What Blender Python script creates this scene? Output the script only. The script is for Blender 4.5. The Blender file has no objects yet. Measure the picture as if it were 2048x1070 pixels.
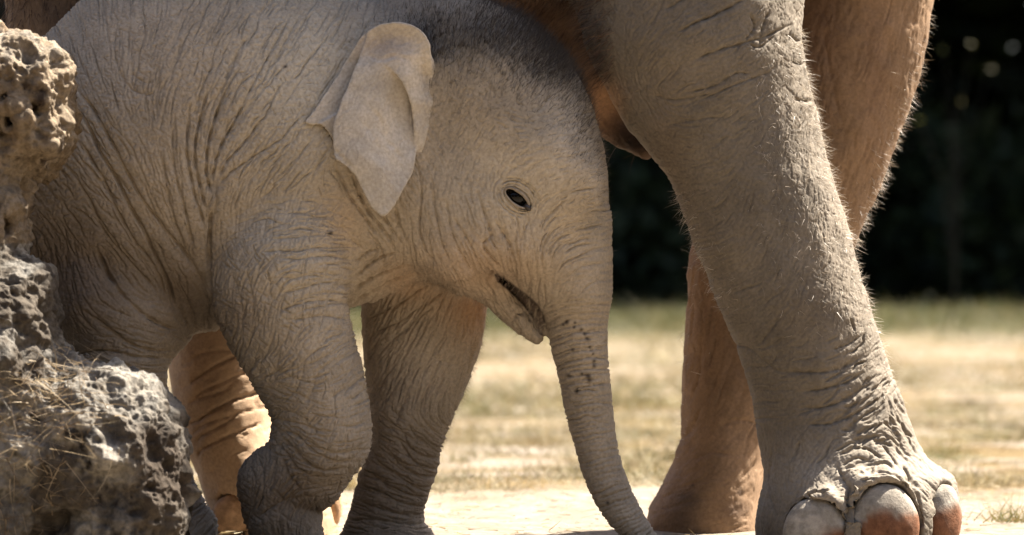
import bpy, math, random, time
import numpy as np
T0 = time.time()
rng = np.random.default_rng(11)
random.seed(5)
C = bpy.context.scene.collection
sc = bpy.context.scene
f32 = np.float32

# ------------------------------------------------------------------ camera, sky, sun, exposure
F, CD, CX, CZ, HY = 9000.0, 9.0, 1.024, 0.555, 535.0     # focal length in photo pixels, distance to the calf, camera x, height, horizon row
cam = bpy.data.cameras.new('camera'); cam_o = bpy.data.objects.new('camera', cam); C.objects.link(cam_o)
cam_o.location = (CX, -CD, CZ); cam_o.rotation_euler = (math.radians(90), 0, 0)
cam.sensor_width = 36.0; cam.lens = 36.0 * F / 2048.0
cam.clip_start = 0.5; cam.clip_end = 2000
cam.dof.use_dof = True; cam.dof.focus_distance = CD - 0.15; cam.dof.aperture_fstop = 4.2
sc.camera = cam_o

AZ, EL = math.radians(31), math.radians(55)               # sun: to the right and behind the animals, high
SUN = (math.cos(AZ) * math.cos(EL), math.sin(AZ) * math.cos(EL), math.sin(EL))
w = bpy.data.worlds.new('World'); sc.world = w; w.use_nodes = True
nt = w.node_tree; bg = nt.nodes['Background']; sky = nt.nodes.new('ShaderNodeTexSky')
sky.sky_type = 'NISHITA'; sky.sun_disc = False
sky.sun_elevation = EL; sky.sun_rotation = math.atan2(SUN[0], SUN[1])
sky.altitude = 100; sky.air_density = 0.8; sky.dust_density = 3.0; sky.ozone_density = 0.6
nt.links.new(sky.outputs[0], bg.inputs[0]); bg.inputs[1].default_value = 0.06
sl = bpy.data.lights.new('sun', 'SUN'); so = bpy.data.objects.new('sun', sl); C.objects.link(so)
sl.energy = 5.0; sl.angle = math.radians(0.55); sl.color = (1.0, 0.93, 0.82)
from mathutils import Vector
so.rotation_euler = Vector(SUN).to_track_quat('Z', 'Y').to_euler(); so.location = (4, 4, 8)
sc.view_settings.view_transform = 'Standard'; sc.view_settings.look = 'None'
sc.view_settings.exposure = 2.5; sc.view_settings.gamma = 1.0
sc.cycles.use_denoising = True
sc.cycles.max_bounces = 8; sc.cycles.diffuse_bounces = 5

# ------------------------------------------------------------------ small helpers
def P(px, py, y):
    """A photo position at depth y (metres behind the calf's plane) as a point of the place."""
    d = CD + y
    return np.array([CX + (px - 1024) / F * d, y, CZ - (py - HY) / F * d], dtype=float)

def link(o, parent=None):
    C.objects.link(o)
    if parent is not None: o.parent = parent
    return o

def mesh_obj(name, V, faces, mat, parent=None, col=None, smooth=True):
    """faces: one (n,k) index array or a list of them."""
    if isinstance(faces, np.ndarray): faces = [faces]
    me = bpy.data.meshes.new(name)
    V = np.asarray(V, dtype=f32)
    me.vertices.add(len(V)); me.vertices.foreach_set('co', V.ravel())
    loops = np.concatenate([f.ravel() for f in faces]).astype(np.int32)
    tot = np.concatenate([np.full(len(f), f.shape[1], np.int32) for f in faces])
    st = np.concatenate([[0], np.cumsum(tot)[:-1]]).astype(np.int32)
    me.loops.add(len(loops)); me.loops.foreach_set('vertex_index', loops)
    me.polygons.add(len(tot)); me.polygons.foreach_set('loop_start', st); me.polygons.foreach_set('loop_total', tot)
    me.polygons.foreach_set('use_smooth', np.full(len(tot), smooth, bool))
    if col is not None:
        a = me.color_attributes.new('col', 'FLOAT_COLOR', 'POINT')
        c4 = np.ones((len(V), 4), f32); c4[:, :3] = col
        a.data.foreach_set('color', c4.ravel())
    me.update(calc_edges=True); me.validate()
    me.materials.append(mat)
    return link(bpy.data.objects.new(name, me), parent)

def tag(o, label=None, cat=None, group=None, kind=None):
    if label: o['label'] = label
    if cat: o['category'] = cat
    if group: o['group'] = group
    if kind: o['kind'] = kind
    return o

def empty(name, loc, label, cat, group=None):
    o = bpy.data.objects.new(name, None); C.objects.link(o); o.location = loc; o.empty_display_size = 0.1
    return tag(o, label, cat, group)

_lat = np.random.default_rng(3).random((24, 24, 24)).astype(f32)
def vnoise(p, s):
    """Smooth value noise in -1..1; s is the size of a feature."""
    q = (np.asarray(p, f32) / s) + 100.0
    i = np.floor(q).astype(np.int32); t = q - i; t = t * t * (3 - 2 * t); i %= 24; j = (i + 1) % 24
    x0, y0, z0 = i[:, 0], i[:, 1], i[:, 2]; x1, y1, z1 = j[:, 0], j[:, 1], j[:, 2]
    tx, ty, tz = t[:, 0], t[:, 1], t[:, 2]
    a = _lat[x0, y0, z0] * (1 - tx) + _lat[x1, y0, z0] * tx; b = _lat[x0, y1, z0] * (1 - tx) + _lat[x1, y1, z0] * tx
    c = _lat[x0, y0, z1] * (1 - tx) + _lat[x1, y0, z1] * tx; d = _lat[x0, y1, z1] * (1 - tx) + _lat[x1, y1, z1] * tx
    return ((a * (1 - ty) + b * ty) * (1 - tz) + (c * (1 - ty) + d * ty) * tz) * 2 - 1

def fbm(p, s, n=4):
    p = np.asarray(p, f32); r = 0; a = 1.0
    for k in range(n):
        r = r + a * vnoise(p + 7.7 * k, s); s *= 0.5; a *= 0.5
    return r

# ------------------------------------------------------------------ materials
def new_mat(name):
    m = bpy.data.materials.new(name); m.use_nodes = True
    n = m.node_tree.nodes; return m, n, m.node_tree.links, n['Principled BSDF']

def skin_mat(name, fine=0.004, bump=0.35, rough=0.78, mott=0.35, tint=(1, 1, 1)):
    m, n, l, b = new_mat(name)
    at = n.new('ShaderNodeAttribute'); at.attribute_name = 'col'
    tc = n.new('ShaderNodeTexCoord')
    n1 = n.new('ShaderNodeTexNoise'); n1.inputs['Scale'].default_value = 14; n1.inputs['Detail'].default_value = 6; n1.inputs['Roughness'].default_value = 0.7
    n2 = n.new('ShaderNodeTexNoise'); n2.inputs['Scale'].default_value = 160; n2.inputs['Detail'].default_value = 3
    r1 = n.new('ShaderNodeMapRange'); r1.inputs[1].default_value = 0.3; r1.inputs[2].default_value = 0.7; r1.inputs[3].default_value = 1 - mott; r1.inputs[4].default_value = 1 + mott * 0.8
    r2 = n.new('ShaderNodeMapRange'); r2.inputs[1].default_value = 0.3; r2.inputs[2].default_value = 0.7; r2.inputs[3].default_value = 0.84; r2.inputs[4].default_value = 1.16
    mu = n.new('ShaderNodeMath'); mu.operation = 'MULTIPLY'
    vm = n.new('ShaderNodeVectorMath'); vm.operation = 'SCALE'
    for q in (n1, n2): l.new(tc.outputs['Object'], q.inputs['Vector'])
    l.new(n1.outputs[0], r1.inputs[0]); l.new(n2.outputs[0], r2.inputs[0])
    l.new(r1.outputs[0], mu.inputs[0]); l.new(r2.outputs[0], mu.inputs[1])
    l.new(at.outputs['Color'], vm.inputs[0]); l.new(mu.outputs[0], vm.inputs['Scale'])
    l.new(vm.outputs[0], b.inputs['Base Color'])
    vo = n.new('ShaderNodeTexVoronoi'); vo.feature = 'DISTANCE_TO_EDGE'; vo.inputs['Scale'].default_value = 1.0 / fine
    n3 = n.new('ShaderNodeTexNoise'); n3.inputs['Scale'].default_value = 420; n3.inputs['Detail'].default_value = 3
    mx = n.new('ShaderNodeMix'); mx.data_type = 'FLOAT'; mx.inputs[0].default_value = 0.5
    l.new(tc.outputs['Object'], vo.inputs['Vector']); l.new(tc.outputs['Object'], n3.inputs['Vector'])
    l.new(vo.outputs['Distance'], mx.inputs[2]); l.new(n3.outputs[0], mx.inputs[3])
    bp = n.new('ShaderNodeBump'); bp.inputs['Strength'].default_value = bump; bp.inputs['Distance'].default_value = 0.0016
    l.new(mx.outputs[0], bp.inputs['Height']); l.new(bp.outputs[0], b.inputs['Normal'])
    b.inputs['Roughness'].default_value = rough; b.inputs['Specular IOR Level'].default_value = 0.22
    return m

def col_mat(name, rough=0.8, spec=0.2, trans=0.0, var=0.0, scale=40, bump=0.0):
    """Colour from the vertex attribute; optional noise wear, relief and translucency (leaves, blades)."""
    m, n, l, b = new_mat(name)
    at = n.new('ShaderNodeAttribute'); at.attribute_name = 'col'
    src = at.outputs['Color']
    if var or bump:
        tc = n.new('ShaderNodeTexCoord'); nz = n.new('ShaderNodeTexNoise'); nz.inputs['Scale'].default_value = scale; nz.inputs['Detail'].default_value = 8; nz.inputs['Roughness'].default_value = 0.7
        l.new(tc.outputs['Object'], nz.inputs['Vector'])
        r = n.new('ShaderNodeMapRange'); r.inputs[1].default_value = 0.3; r.inputs[2].default_value = 0.7; r.inputs[3].default_value = 1 - var; r.inputs[4].default_value = 1 + var
        vm = n.new('ShaderNodeVectorMath'); vm.operation = 'SCALE'
        l.new(nz.outputs[0], r.inputs[0]); l.new(src, vm.inputs[0]); l.new(r.outputs[0], vm.inputs['Scale']); src = vm.outputs[0]
        if bump:
            bp = n.new('ShaderNodeBump'); bp.inputs['Strength'].default_value = bump; bp.inputs['Distance'].default_value = 0.006
            l.new(nz.outputs[0], bp.inputs['Height']); l.new(bp.outputs[0], b.inputs['Normal'])
    l.new(src, b.inputs['Base Color'])
    b.inputs['Roughness'].default_value = rough; b.inputs['Specular IOR Level'].default_value = spec
    if trans:
        t = n.new('ShaderNodeBsdfTranslucent'); mxs = n.new('ShaderNodeMixShader'); mxs.inputs[0].default_value = trans
        l.new(src, t.inputs[0]); l.new(b.outputs[0], mxs.inputs[1]); l.new(t.outputs[0], mxs.inputs[2])
        l.new(mxs.outputs[0], n['Material Output'].inputs[0])
    return m

# ------------------------------------------------------------------ implicit shapes
def hermite(t, v, n=240):
    t = np.asarray(t, float); v = np.asarray(v, float); o = np.argsort(t); t, v = t[o], v[o]
    m = np.gradient(v, t); s = np.linspace(t[0], t[-1], n)
    i = np.clip(np.searchsorted(t, s) - 1, 0, len(t) - 2); h = t[i + 1] - t[i]; u = (s - t[i]) / h
    r = (2*u**3 - 3*u**2 + 1)*v[i] + (u**3 - 2*u**2 + u)*h*m[i] + (-2*u**3 + 3*u**2)*v[i+1] + (u**3 - u**2)*h*m[i+1]
    return s.astype(f32), r.astype(f32)

class Limb:
    """Elliptic slices. axis 'z': rows (py, left px, right px, depth radius[, y]); axis 'x': rows (px, top py, bottom py, depth radius[, y])."""
    def __init__(s, axis, y, rows, k=0.03, cap=0.02):
        s.axis, s.k, s.cap = axis, k, cap
        t, c, r, ry, cy = [], [], [], [], []
        for q in rows:
            yy = q[4] if len(q) > 4 else y
            if axis == 'z':
                a, b = P(q[1], q[0], yy), P(q[2], q[0], yy); t.append(a[2]); c.append((a[0]+b[0])/2); r.append((b[0]-a[0])/2)
            else:
                a, b = P(q[0], q[1], yy), P(q[0], q[2], yy); t.append(a[0]); c.append((a[2]+b[2])/2); r.append((a[2]-b[2])/2)
            ry.append(q[3]); cy.append(yy)
        s.t, s.c = hermite(t, c); _, s.r = hermite(t, r); _, s.ry = hermite(t, ry); _, s.cy = hermite(t, cy)
    def d(s, X, Y, Z):
        T, U = (Z, X) if s.axis == 'z' else (X, Z)
        c, r, ry, cy = (np.interp(T, s.t, q).astype(f32) for q in (s.c, s.r, s.ry, s.cy))
        d = (np.sqrt(((U - c) / r)**2 + ((Y - cy) / ry)**2) - 1) * np.minimum(r, ry)
        return smax(smax(d, T - s.t[-1], s.cap), s.t[0] - T, s.cap)

class Chain:
    """Round cones through (px, py, y, radius); sy stretches the section in depth."""
    def __init__(s, pts, sy=1.0, k=0.03):
        s.k, s.sy = k, sy
        s.p = [(P(a, b, y).astype(f32), r) for a, b, y, r in pts]
    def d(s, X, Y, Z):
        best = None
        for (a, ra), (b, rb) in zip(s.p, s.p[1:]):
            v = b - a; v = v * np.array([1, 1/s.sy, 1], f32); L = float((v*v).sum()) + 1e-9
            px, py, pz = X - a[0], (Y - a[1]) / s.sy, Z - a[2]
            t = np.clip((px*v[0] + py*v[1] + pz*v[2]) / L, 0, 1)
            dd = np.sqrt((px - t*v[0])**2 + (py - t*v[1])**2 + (pz - t*v[2])**2) - (ra + (rb - ra) * t)
            best = dd if best is None else smin(best, dd, 0.003)
        return best

class Ball:
    """Ellipsoid at (px,py,y) with radii and a turn (degrees, counter-clockwise in the x-z plane)."""
    def __init__(s, px, py, y, r, rot=0, k=0.03):
        s.c = P(px, py, y).astype(f32); s.r = r; s.k = k; s.co, s.si = math.cos(math.radians(rot)), math.sin(math.radians(rot))
    def d(s, X, Y, Z):
        x, y, z = X - s.c[0], Y - s.c[1], Z - s.c[2]
        u, v = x*s.co + z*s.si, -x*s.si + z*s.co
        return (np.sqrt((u/s.r[0])**2 + (y/s.r[1])**2 + (v/s.r[2])**2) - 1) * min(s.r)

def smin(a, b, k):
    h = np.maximum(k - np.abs(a - b), 0) / k
    return np.minimum(a, b) - h*h*k*0.25
def smax(a, b, k): return -smin(-a, -b, k)

class Shape:
    """groups: {region: [prims]}; cuts: [prims] carved away."""
    def __init__(s, groups, cuts=()):
        s.groups, s.cuts = groups, cuts
    def d(s, X, Y, Z, regions=False):
        tot = None; reg = {}
        for g, ps in s.groups.items():
            for p in ps:
                q = p.d(X, Y, Z)
                if regions: reg[g] = q if g not in reg else np.minimum(reg[g], q)
                tot = q if tot is None else smin(tot, q, p.k)
        for p in s.cuts: tot = smax(tot, -p.d(X, Y, Z), p.k)
        return (tot, reg) if regions else tot
    def at(s, p): return s.d(p[:, 0], p[:, 1], p[:, 2])
    def grad(s, p, e=0.0012):
        d0 = s.at(p); g = np.stack([s.at(p + np.eye(3, dtype=f32)[i] * f32(e)) - d0 for i in range(3)], 1) / e
        return d0, g
    def project(s, p, it=2):
        for _ in range(it):
            d0, g = s.grad(p); p = p - g * (np.clip(d0, -.01, .01) / np.maximum((g*g).sum(1), .25))[:, None]
        return p.astype(f32)
    def surface_y(s, px, py, y0=-1.0, y1=1.0):
        ys = np.linspace(y0, y1, 800).astype(f32)
        d = CD + ys; X = (CX + (px-1024)/F*d).astype(f32); Z = (CZ - (py-HY)/F*d).astype(f32)
        q = s.d(X, ys, Z); i = np.argmax(q < 0)
        return float(ys[i]) if q[i] < 0 else None

def surface_nets(shape, lo, hi, h):
    lo = np.array(lo); n = np.ceil((np.array(hi) - lo) / h).astype(int) + 1
    ax = [(lo[i] + np.arange(n[i]) * h).astype(f32) for i in range(3)]
    D = np.empty(n, f32)
    for i in range(0, n[0], 24):                         # slabs keep memory low
        D[i:i+24] = shape.d(ax[0][i:i+24, None, None], ax[1][None, :, None], ax[2][None, None, :])
    S = D < 0
    cnt = np.zeros(n - 1, np.int8)
    corners = [(a, b, c) for a in (0, 1) for b in (0, 1) for c in (0, 1)]
    for a, b, c in corners: cnt += S[a:n[0]-1+a, b:n[1]-1+b, c:n[2]-1+c]
    act = np.argwhere((cnt > 0) & (cnt < 8)); idx = np.full(n - 1, -1, np.int64); idx[tuple(act.T)] = np.arange(len(act))
    vals = np.stack([D[act[:, 0]+a, act[:, 1]+b, act[:, 2]+c] for a, b, c in corners], 1)
    cs = np.array(corners, f32); sm = np.zeros((len(act), 3), f32); ct = np.zeros(len(act), f32)
    for i in range(8):
        for j in range(i+1, 8):
            if np.abs(cs[i] - cs[j]).sum() != 1: continue
            va, vb = vals[:, i], vals[:, j]; m = (va < 0) != (vb < 0)
            t = np.where(m, va / np.where(m, va - vb, 1), 0)
            sm += np.where(m[:, None], cs[i] + t[:, None] * (cs[j] - cs[i]), 0); ct += m
    V = (lo + (act + sm / ct[:, None]) * h).astype(f32)
    quads = []
    for axis in range(3):
        u, v = (axis + 1) % 3, (axis + 2) % 3
        sl0 = [slice(1, -1)] * 3; sl1 = [slice(1, -1)] * 3; sl0[axis] = slice(0, -1); sl1[axis] = slice(1, None)
        a, b = S[tuple(sl0)], S[tuple(sl1)]
        for flip, m in ((False, a & ~b), (True, ~a & b)):
            e = np.argwhere(m)
            if not len(e): continue
            off = np.ones(3, int); off[axis] = 0; e = e + off
            eu = np.zeros(3, int); ev = np.zeros(3, int); eu[u] = 1; ev[v] = 1
            q = np.stack([idx[tuple((e - eu - ev).T)], idx[tuple((e - ev).T)], idx[tuple(e.T)], idx[tuple((e - eu).T)]], 1)
            quads.append(q[:, ::-1] if flip else q)
    return V, np.concatenate(quads)

def face_normals(V, Q):
    nrm = np.cross(V[Q[:, 2]] - V[Q[:, 0]], V[Q[:, 3]] - V[Q[:, 1]])
    return nrm / np.maximum(np.linalg.norm(nrm, axis=1, keepdims=True), 1e-12)

def vert_normals(V, Q):
    nrm = np.cross(V[Q[:, 2]] - V[Q[:, 0]], V[Q[:, 3]] - V[Q[:, 1]]); N = np.zeros_like(V)
    for k in range(4):
        for c in range(3): N[:, c] += np.bincount(Q[:, k], nrm[:, c], len(V))
    return (N / np.maximum(np.linalg.norm(N, axis=1, keepdims=True), 1e-12)).astype(f32)

SEAMS = []
def close_seams(V, seams):
    for m, a, b in seams: V[m] = (V[a] + V[b])/2
    return V

def subdivide(V, Q, sel):
    """Split the selected quads in four; shared midpoints."""
    A = Q[sel]; n = len(V)
    e = np.concatenate([np.sort(A[:, [k, (k+1) % 4]], 1) for k in range(4)]); key = e[:, 0] * n + e[:, 1]
    uq, first, inv = np.unique(key, return_index=True, return_inverse=True)
    M = (V[e[first, 0]] + V[e[first, 1]]) / 2; Cc = V[A].mean(1)
    mi = n + inv.reshape(4, -1); ci = n + len(uq) + np.arange(len(A))
    new = [np.stack([A[:, k], mi[k], ci, mi[k-1]], 1) for k in range(4)]
    rim = np.nonzero(np.bincount(inv, minlength=len(uq)) == 1)[0]     # midpoints on the border to coarser faces stay on the straight edge
    SEAMS.append((n + rim, e[first[rim], 0], e[first[rim], 1]))
    return np.concatenate([V, M, Cc]).astype(f32), np.concatenate([Q[~sel]] + new)

def in_view(V, Q, thr=-0.08, top=-60, cells=None):
    c = V[Q].mean(1); nrm = face_normals(V, Q); to = np.array([CX, -CD, CZ]) - c; d = CD + c[:, 1]
    px = 1024 + (c[:, 0] - CX) * F / d; py = HY - (c[:, 2] - CZ) * F / d
    return ((nrm * to).sum(1) / np.linalg.norm(to, axis=1) > thr) & (px > -40) & (px < 2110) & (py > top) & (py < 1110)

def hidden(V, Q, margin=0.10, cell=14):
    """Faces well behind nearer parts of the same body: they stay coarse."""
    c = V[Q].mean(1); d = CD + c[:, 1]; i = np.clip((1024 + (c[:, 0]-CX)*F/d)/cell, 0, 160).astype(int); j = np.clip((HY - (c[:, 2]-CZ)*F/d + 200)/cell, 0, 120).astype(int)
    near = np.full((161, 121), 99.0); np.minimum.at(near, (i, j), d); return d > near[i, j] + margin

def build(shape, lo, hi, h, levels=2, finest=None, margin=.10, thr=-.08):
    V, Q = surface_nets(shape, lo, hi, h); SEAMS.clear()
    V = shape.project(V, 1)
    for k in range(levels):
        sel = in_view(V, Q, thr) & ~hidden(V, Q, margin)
        # the newest level only refines quads that are still of the finest size
        if k: sel[:nkeep] = False
        if finest is not None and k == levels-1: sel &= finest(V[Q].mean(1))
        nkeep = int((~sel).sum()); V, Q = subdivide(V, Q, sel)
    V = close_seams(shape.project(V, 2), SEAMS)
    return V, Q

# ------------------------------------------------------------------ skin relief: creases traced through a direction field
class Relief:
    """A height map (1 mm cells) over the side (x-z) of one region at depth y."""
    def __init__(s, box, y, field, seed=1, sigma=75):
        s.y = y; a, b = P(box[0], box[3], y), P(box[2], box[1], y)
        s.x0, s.z0 = a[0], a[2]; s.h = 0.001; s.nx, s.nz = int((b[0]-a[0])/s.h), int((b[2]-a[2])/s.h)
        s.gain = 2.5; s.H = np.zeros((s.nx, s.nz), f32); s.rng = np.random.default_rng(seed); s.th = s.angle(field, sigma)
    def ij(s, px, py):
        d = CD + s.y
        return ((CX + (np.asarray(px, float) - 1024)/F*d) - s.x0)/s.h, ((CZ - (np.asarray(py, float) - HY)/F*d) - s.z0)/s.h
    def angle(s, field, sigma):
        st = 8; gx, gz = np.meshgrid(np.arange(0, s.nx, st), np.arange(0, s.nz, st), indexing='ij')
        c = np.zeros(gx.shape); q = np.zeros(gx.shape)
        for px, py, a in field:
            i, j = s.ij(px, py); w_ = np.exp(-((gx-i)**2 + (gz-j)**2)/(2*sigma**2)) + 1e-9/(1+(gx-i)**2+(gz-j)**2)
            c += w_*math.cos(2*math.radians(a)); q += w_*math.sin(2*math.radians(a))
        t = 0.5*np.arctan2(q, c)
        return np.repeat(np.repeat(t, st, 0), st, 1)[:s.nx, :s.nz].astype(f32)
    def dens(s, blobs):
        """0..1 weight map from (px,py,radius,weight) blobs on a base of 1."""
        return blobs
    def trace(s, seeds, L, step=1.5, off=0.0, wob=0.12):
        n = len(seeds); out = [seeds.copy()]
        steps = int(np.max(L)/step/2)
        res = []
        for sgn in (1, -1):
            p = seeds.copy(); prev = None; ww = np.zeros(n); pts = []
            for k in range(steps):
                i = np.clip(p[:, 0].astype(int), 0, s.nx-1); j = np.clip(p[:, 1].astype(int), 0, s.nz-1)
                ww = ww*0.9 + s.rng.normal(0, wob, n)
                a = s.th[i, j] + off + ww
                v = np.stack([np.cos(a), np.sin(a)], 1)*sgn
                if prev is not None: v *= np.sign((v*prev).sum(1, keepdims=True)+1e-9)
                prev = v; p = p + v*step
                live = (k*step < L/2); pts.append((p.copy(), live, 1-(k*step)/(L/2)))
            res += pts
        P_ = np.concatenate([r[0][r[1]] for r in res]); T = np.concatenate([r[2][r[1]] for r in res]); I = np.concatenate([np.nonzero(r[1])[0] for r in res])
        return P_, T, I
    def deposit(s, p, wd, dp, rad=None, power=2.0):
        """Grooves: keep the deepest."""
        rad = int(math.ceil(float(np.max(wd))*(2.0 if power < 1.5 else 1.5))) if rad is None else rad
        bi, bj = np.floor(p[:, 0]).astype(int), np.floor(p[:, 1]).astype(int)
        for a in range(-rad, rad+1):
            for b in range(-rad, rad+1):
                if a*a + b*b > rad*rad + 1: continue
                i, j = bi+a, bj+b; m = (i >= 0) & (i < s.nx) & (j >= 0) & (j < s.nz)
                d2 = (i - p[:, 0])**2 + (j - p[:, 1])**2
                v = -dp*np.exp(-(d2/(wd*wd))**power)
                np.minimum.at(s.H, (i[m], j[m]), v[m].astype(f32))
    def creases(s, n, L=(20, 70), wd=(1.0, 2.0), dp=(0.6, 1.8), off=0.0, wob=0.12, where=None):
        seeds = np.stack([s.rng.random(n)*s.nx, s.rng.random(n)*s.nz], 1)
        if where is not None:
            keep = s.rng.random(n) < where(*s.px(seeds)); seeds = seeds[keep]; n = len(seeds)
        if n == 0: return
        Ls = s.rng.uniform(*L, n); W = s.rng.uniform(*wd, n)*1.3; D = s.rng.uniform(*dp, n)*s.gain/1000
        p, t, i = s.trace(seeds, Ls, off=math.radians(off) if np.isscalar(off) else 0, wob=wob)
        s.deposit(p, W[i]*(0.6+0.4*t), D[i]*np.minimum(1, t*2.2))
    def px(s, g):
        d = CD + s.y; return 1024 + (s.x0 + g[:, 0]*s.h - CX)*F/d, HY - (s.z0 + g[:, 1]*s.h - CZ)*F/d
    def fold(s, pts, wd=2.2, dp=4.0, wide=0.0, closed=False, jit=0.8):
        """One crease drawn through photo points; wide adds a soft valley of that many mm around it."""
        dp = dp*s.gain*0.9; wd = wd*1.12
        i, j = s.ij([q[0] for q in pts], [q[1] for q in pts]); t = np.arange(len(pts))
        m = max(12, int(np.hypot(np.diff(i), np.diff(j)).sum()))
        if len(pts) > 2:
            _, x = hermite(t, i, m); _, z = hermite(t, j, m)
        else: x, z = np.linspace(i[0], i[-1], m), np.linspace(j[0], j[-1], m)
        nz = np.cumsum(s.rng.normal(0, 0.25, (m, 2)), 0); nz -= np.linspace(0, 1, m)[:, None]*nz[-1]
        p = np.stack([x, z], 1) + np.clip(nz, -3, 3)*jit
        u = np.linspace(0, 1, m); tp = np.ones(m) if closed else np.minimum(1, np.minimum(u, 1-u)*7+0.15)
        tp *= 0.8+0.2*np.sin(u*37+s.rng.random()*6)
        s.deposit(p, np.full(m, wd), dp/1000*tp)
        if wide:
            W = np.zeros_like(s.H); H0 = s.H; s.H = W
            s.deposit(p[::3], np.full(len(p[::3]), wide), dp/1000*0.36*tp[::3], power=1.0); s.H = H0 + W
    def streaks(s, amp=0.4, n=14, blur=2):
        g = s.rng.normal(0, 1, s.H.shape).astype(f32); acc = g.copy(); ii, jj = np.meshgrid(np.arange(s.nx), np.arange(s.nz), indexing='ij')
        c, q = np.cos(s.th), np.sin(s.th)
        for sgn in (1, -1):
            x, z = ii.astype(f32), jj.astype(f32)
            for _ in range(n):
                i = np.clip(x, 0, s.nx-1).astype(np.int32); j = np.clip(z, 0, s.nz-1).astype(np.int32)
                x = x + sgn*c[i, j]*1.3; z = z + sgn*q[i, j]*1.3
                acc += g[np.clip(x, 0, s.nx-1).astype(np.int32), np.clip(z, 0, s.nz-1).astype(np.int32)]
        acc = acc/acc.std(); s.H += (np.clip(acc, -2.2, 2.2)*amp/1000).astype(f32)
    def sample(s, V):
        # read at the place the region's own depth would show it, so that drawn folds keep their spot
        a = np.clip((V[:, 0]-s.x0)/s.h, 0, s.nx-1.01); b = np.clip((V[:, 2]-s.z0)/s.h, 0, s.nz-1.01)
        i, j = a.astype(int), b.astype(int); u, v = a-i, b-j; H = s.H
        return H[i, j]*(1-u)*(1-v) + H[i+1, j]*u*(1-v) + H[i, j+1]*(1-u)*v + H[i+1, j+1]*u*v

def strips(root, d, length, width, bend, seg=3, side=None):
    """Thin tapering blades/hairs as three-sided spikes or ribbons: returns V, F arrays."""
    n = len(root); d = d/np.linalg.norm(d, axis=1, keepdims=True)
    side = np.cross(d, rng.normal(size=(n, 3))) if side is None else side
    side = side/np.maximum(np.linalg.norm(side, axis=1, keepdims=True), 1e-9)
    V = []
    for k in range(seg+1):
        t = k/seg; c = root + d*(length*t)[:, None] + bend*(length*t*t)[:, None]
        wv = (width*(1-t*0.92)/2)[:, None]*side; V += [c-wv, c+wv]
    V = np.stack(V, 1).reshape(-1, 3); b = (np.arange(n)*(2*(seg+1)))[:, None]
    Fq = np.concatenate([b + np.array([2*k, 2*k+1, 2*k+3, 2*k+2]) for k in range(seg)])
    return V, Fq
def weights(shape, V, soft=.010):
    _, reg = shape.d(V[:, 0], V[:, 1], V[:, 2], regions=True)
    ks = list(reg); D = np.stack([reg[k] for k in ks], 1); D -= D.min(1, keepdims=True); W = np.exp(-D/soft); W /= W.sum(1, keepdims=True)
    return {k: W[:, i] for i, k in enumerate(ks)}
def under(o, root): o.parent = root; o.location = -root.location; return o
def ball_mesh(c, r, rot=0, nu=28, nv=18):
    V, Fq = [], []; co, si = math.cos(math.radians(rot)), math.sin(math.radians(rot))
    for i in range(nv+1):
        for j in range(nu):
            a, b = math.pi*i/nv, 2*math.pi*j/nu; u, y, v = r[0]*math.sin(a)*math.cos(b), r[1]*math.sin(a)*math.sin(b), r[2]*math.cos(a)
            V.append((c[0] + u*co - v*si, c[1] + y, c[2] + u*si + v*co))
    for i in range(nv):
        for j in range(nu): Fq.append((i*nu+j, i*nu+(j+1) % nu, (i+1)*nu+(j+1) % nu, (i+1)*nu+j))
    return np.array(V), np.array(Fq)
def plain(name, colr, rough, spec=.5):
    m, n, l, b = new_mat(name); tc = n.new('ShaderNodeTexCoord'); nz = n.new('ShaderNodeTexNoise'); nz.inputs['Scale'].default_value = 180; l.new(tc.outputs['Object'], nz.inputs['Vector'])
    mx = n.new('ShaderNodeMix'); mx.data_type = 'RGBA'; l.new(nz.outputs[0], mx.inputs[0]); mx.inputs[6].default_value = (*[q*.6 for q in colr], 1); mx.inputs[7].default_value = (*[q*1.4 for q in colr], 1)
    l.new(mx.outputs[2], b.inputs['Base Color']); b.inputs['Roughness'].default_value = rough; b.inputs['Specular IOR Level'].default_value = spec; return m
def hair(name, V, N, wgt, n, L, wd, lean, colr, root, mat, jitter=.35):
    p = wgt/wgt.sum(); i = rng.choice(len(V), n, p=p); d = N[i]*lean[3] + np.array(lean[:3]) + rng.normal(0, jitter, (n, 3))
    Vh, Fh = strips(V[i] - N[i]*.001, d, rng.uniform(*L, n), rng.uniform(*wd, n), rng.normal(0, .18, (n, 3)) + np.array([0, 0, -.12]), 3)
    c = np.array(colr)[rng.integers(0, len(colr), n)]*rng.uniform(.7, 1.3, n)[:, None]
    return tag(under(mesh_obj(name, Vh, Fh, mat, col=np.repeat(c, 8, 0)), root), kind='stuff')
MATS = {'hair': col_mat('hair', .5, .4, trans=.25)}
MATS['blade'] = col_mat('grass_blade', 0.7, 0.25, trans=0.35)
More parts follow.
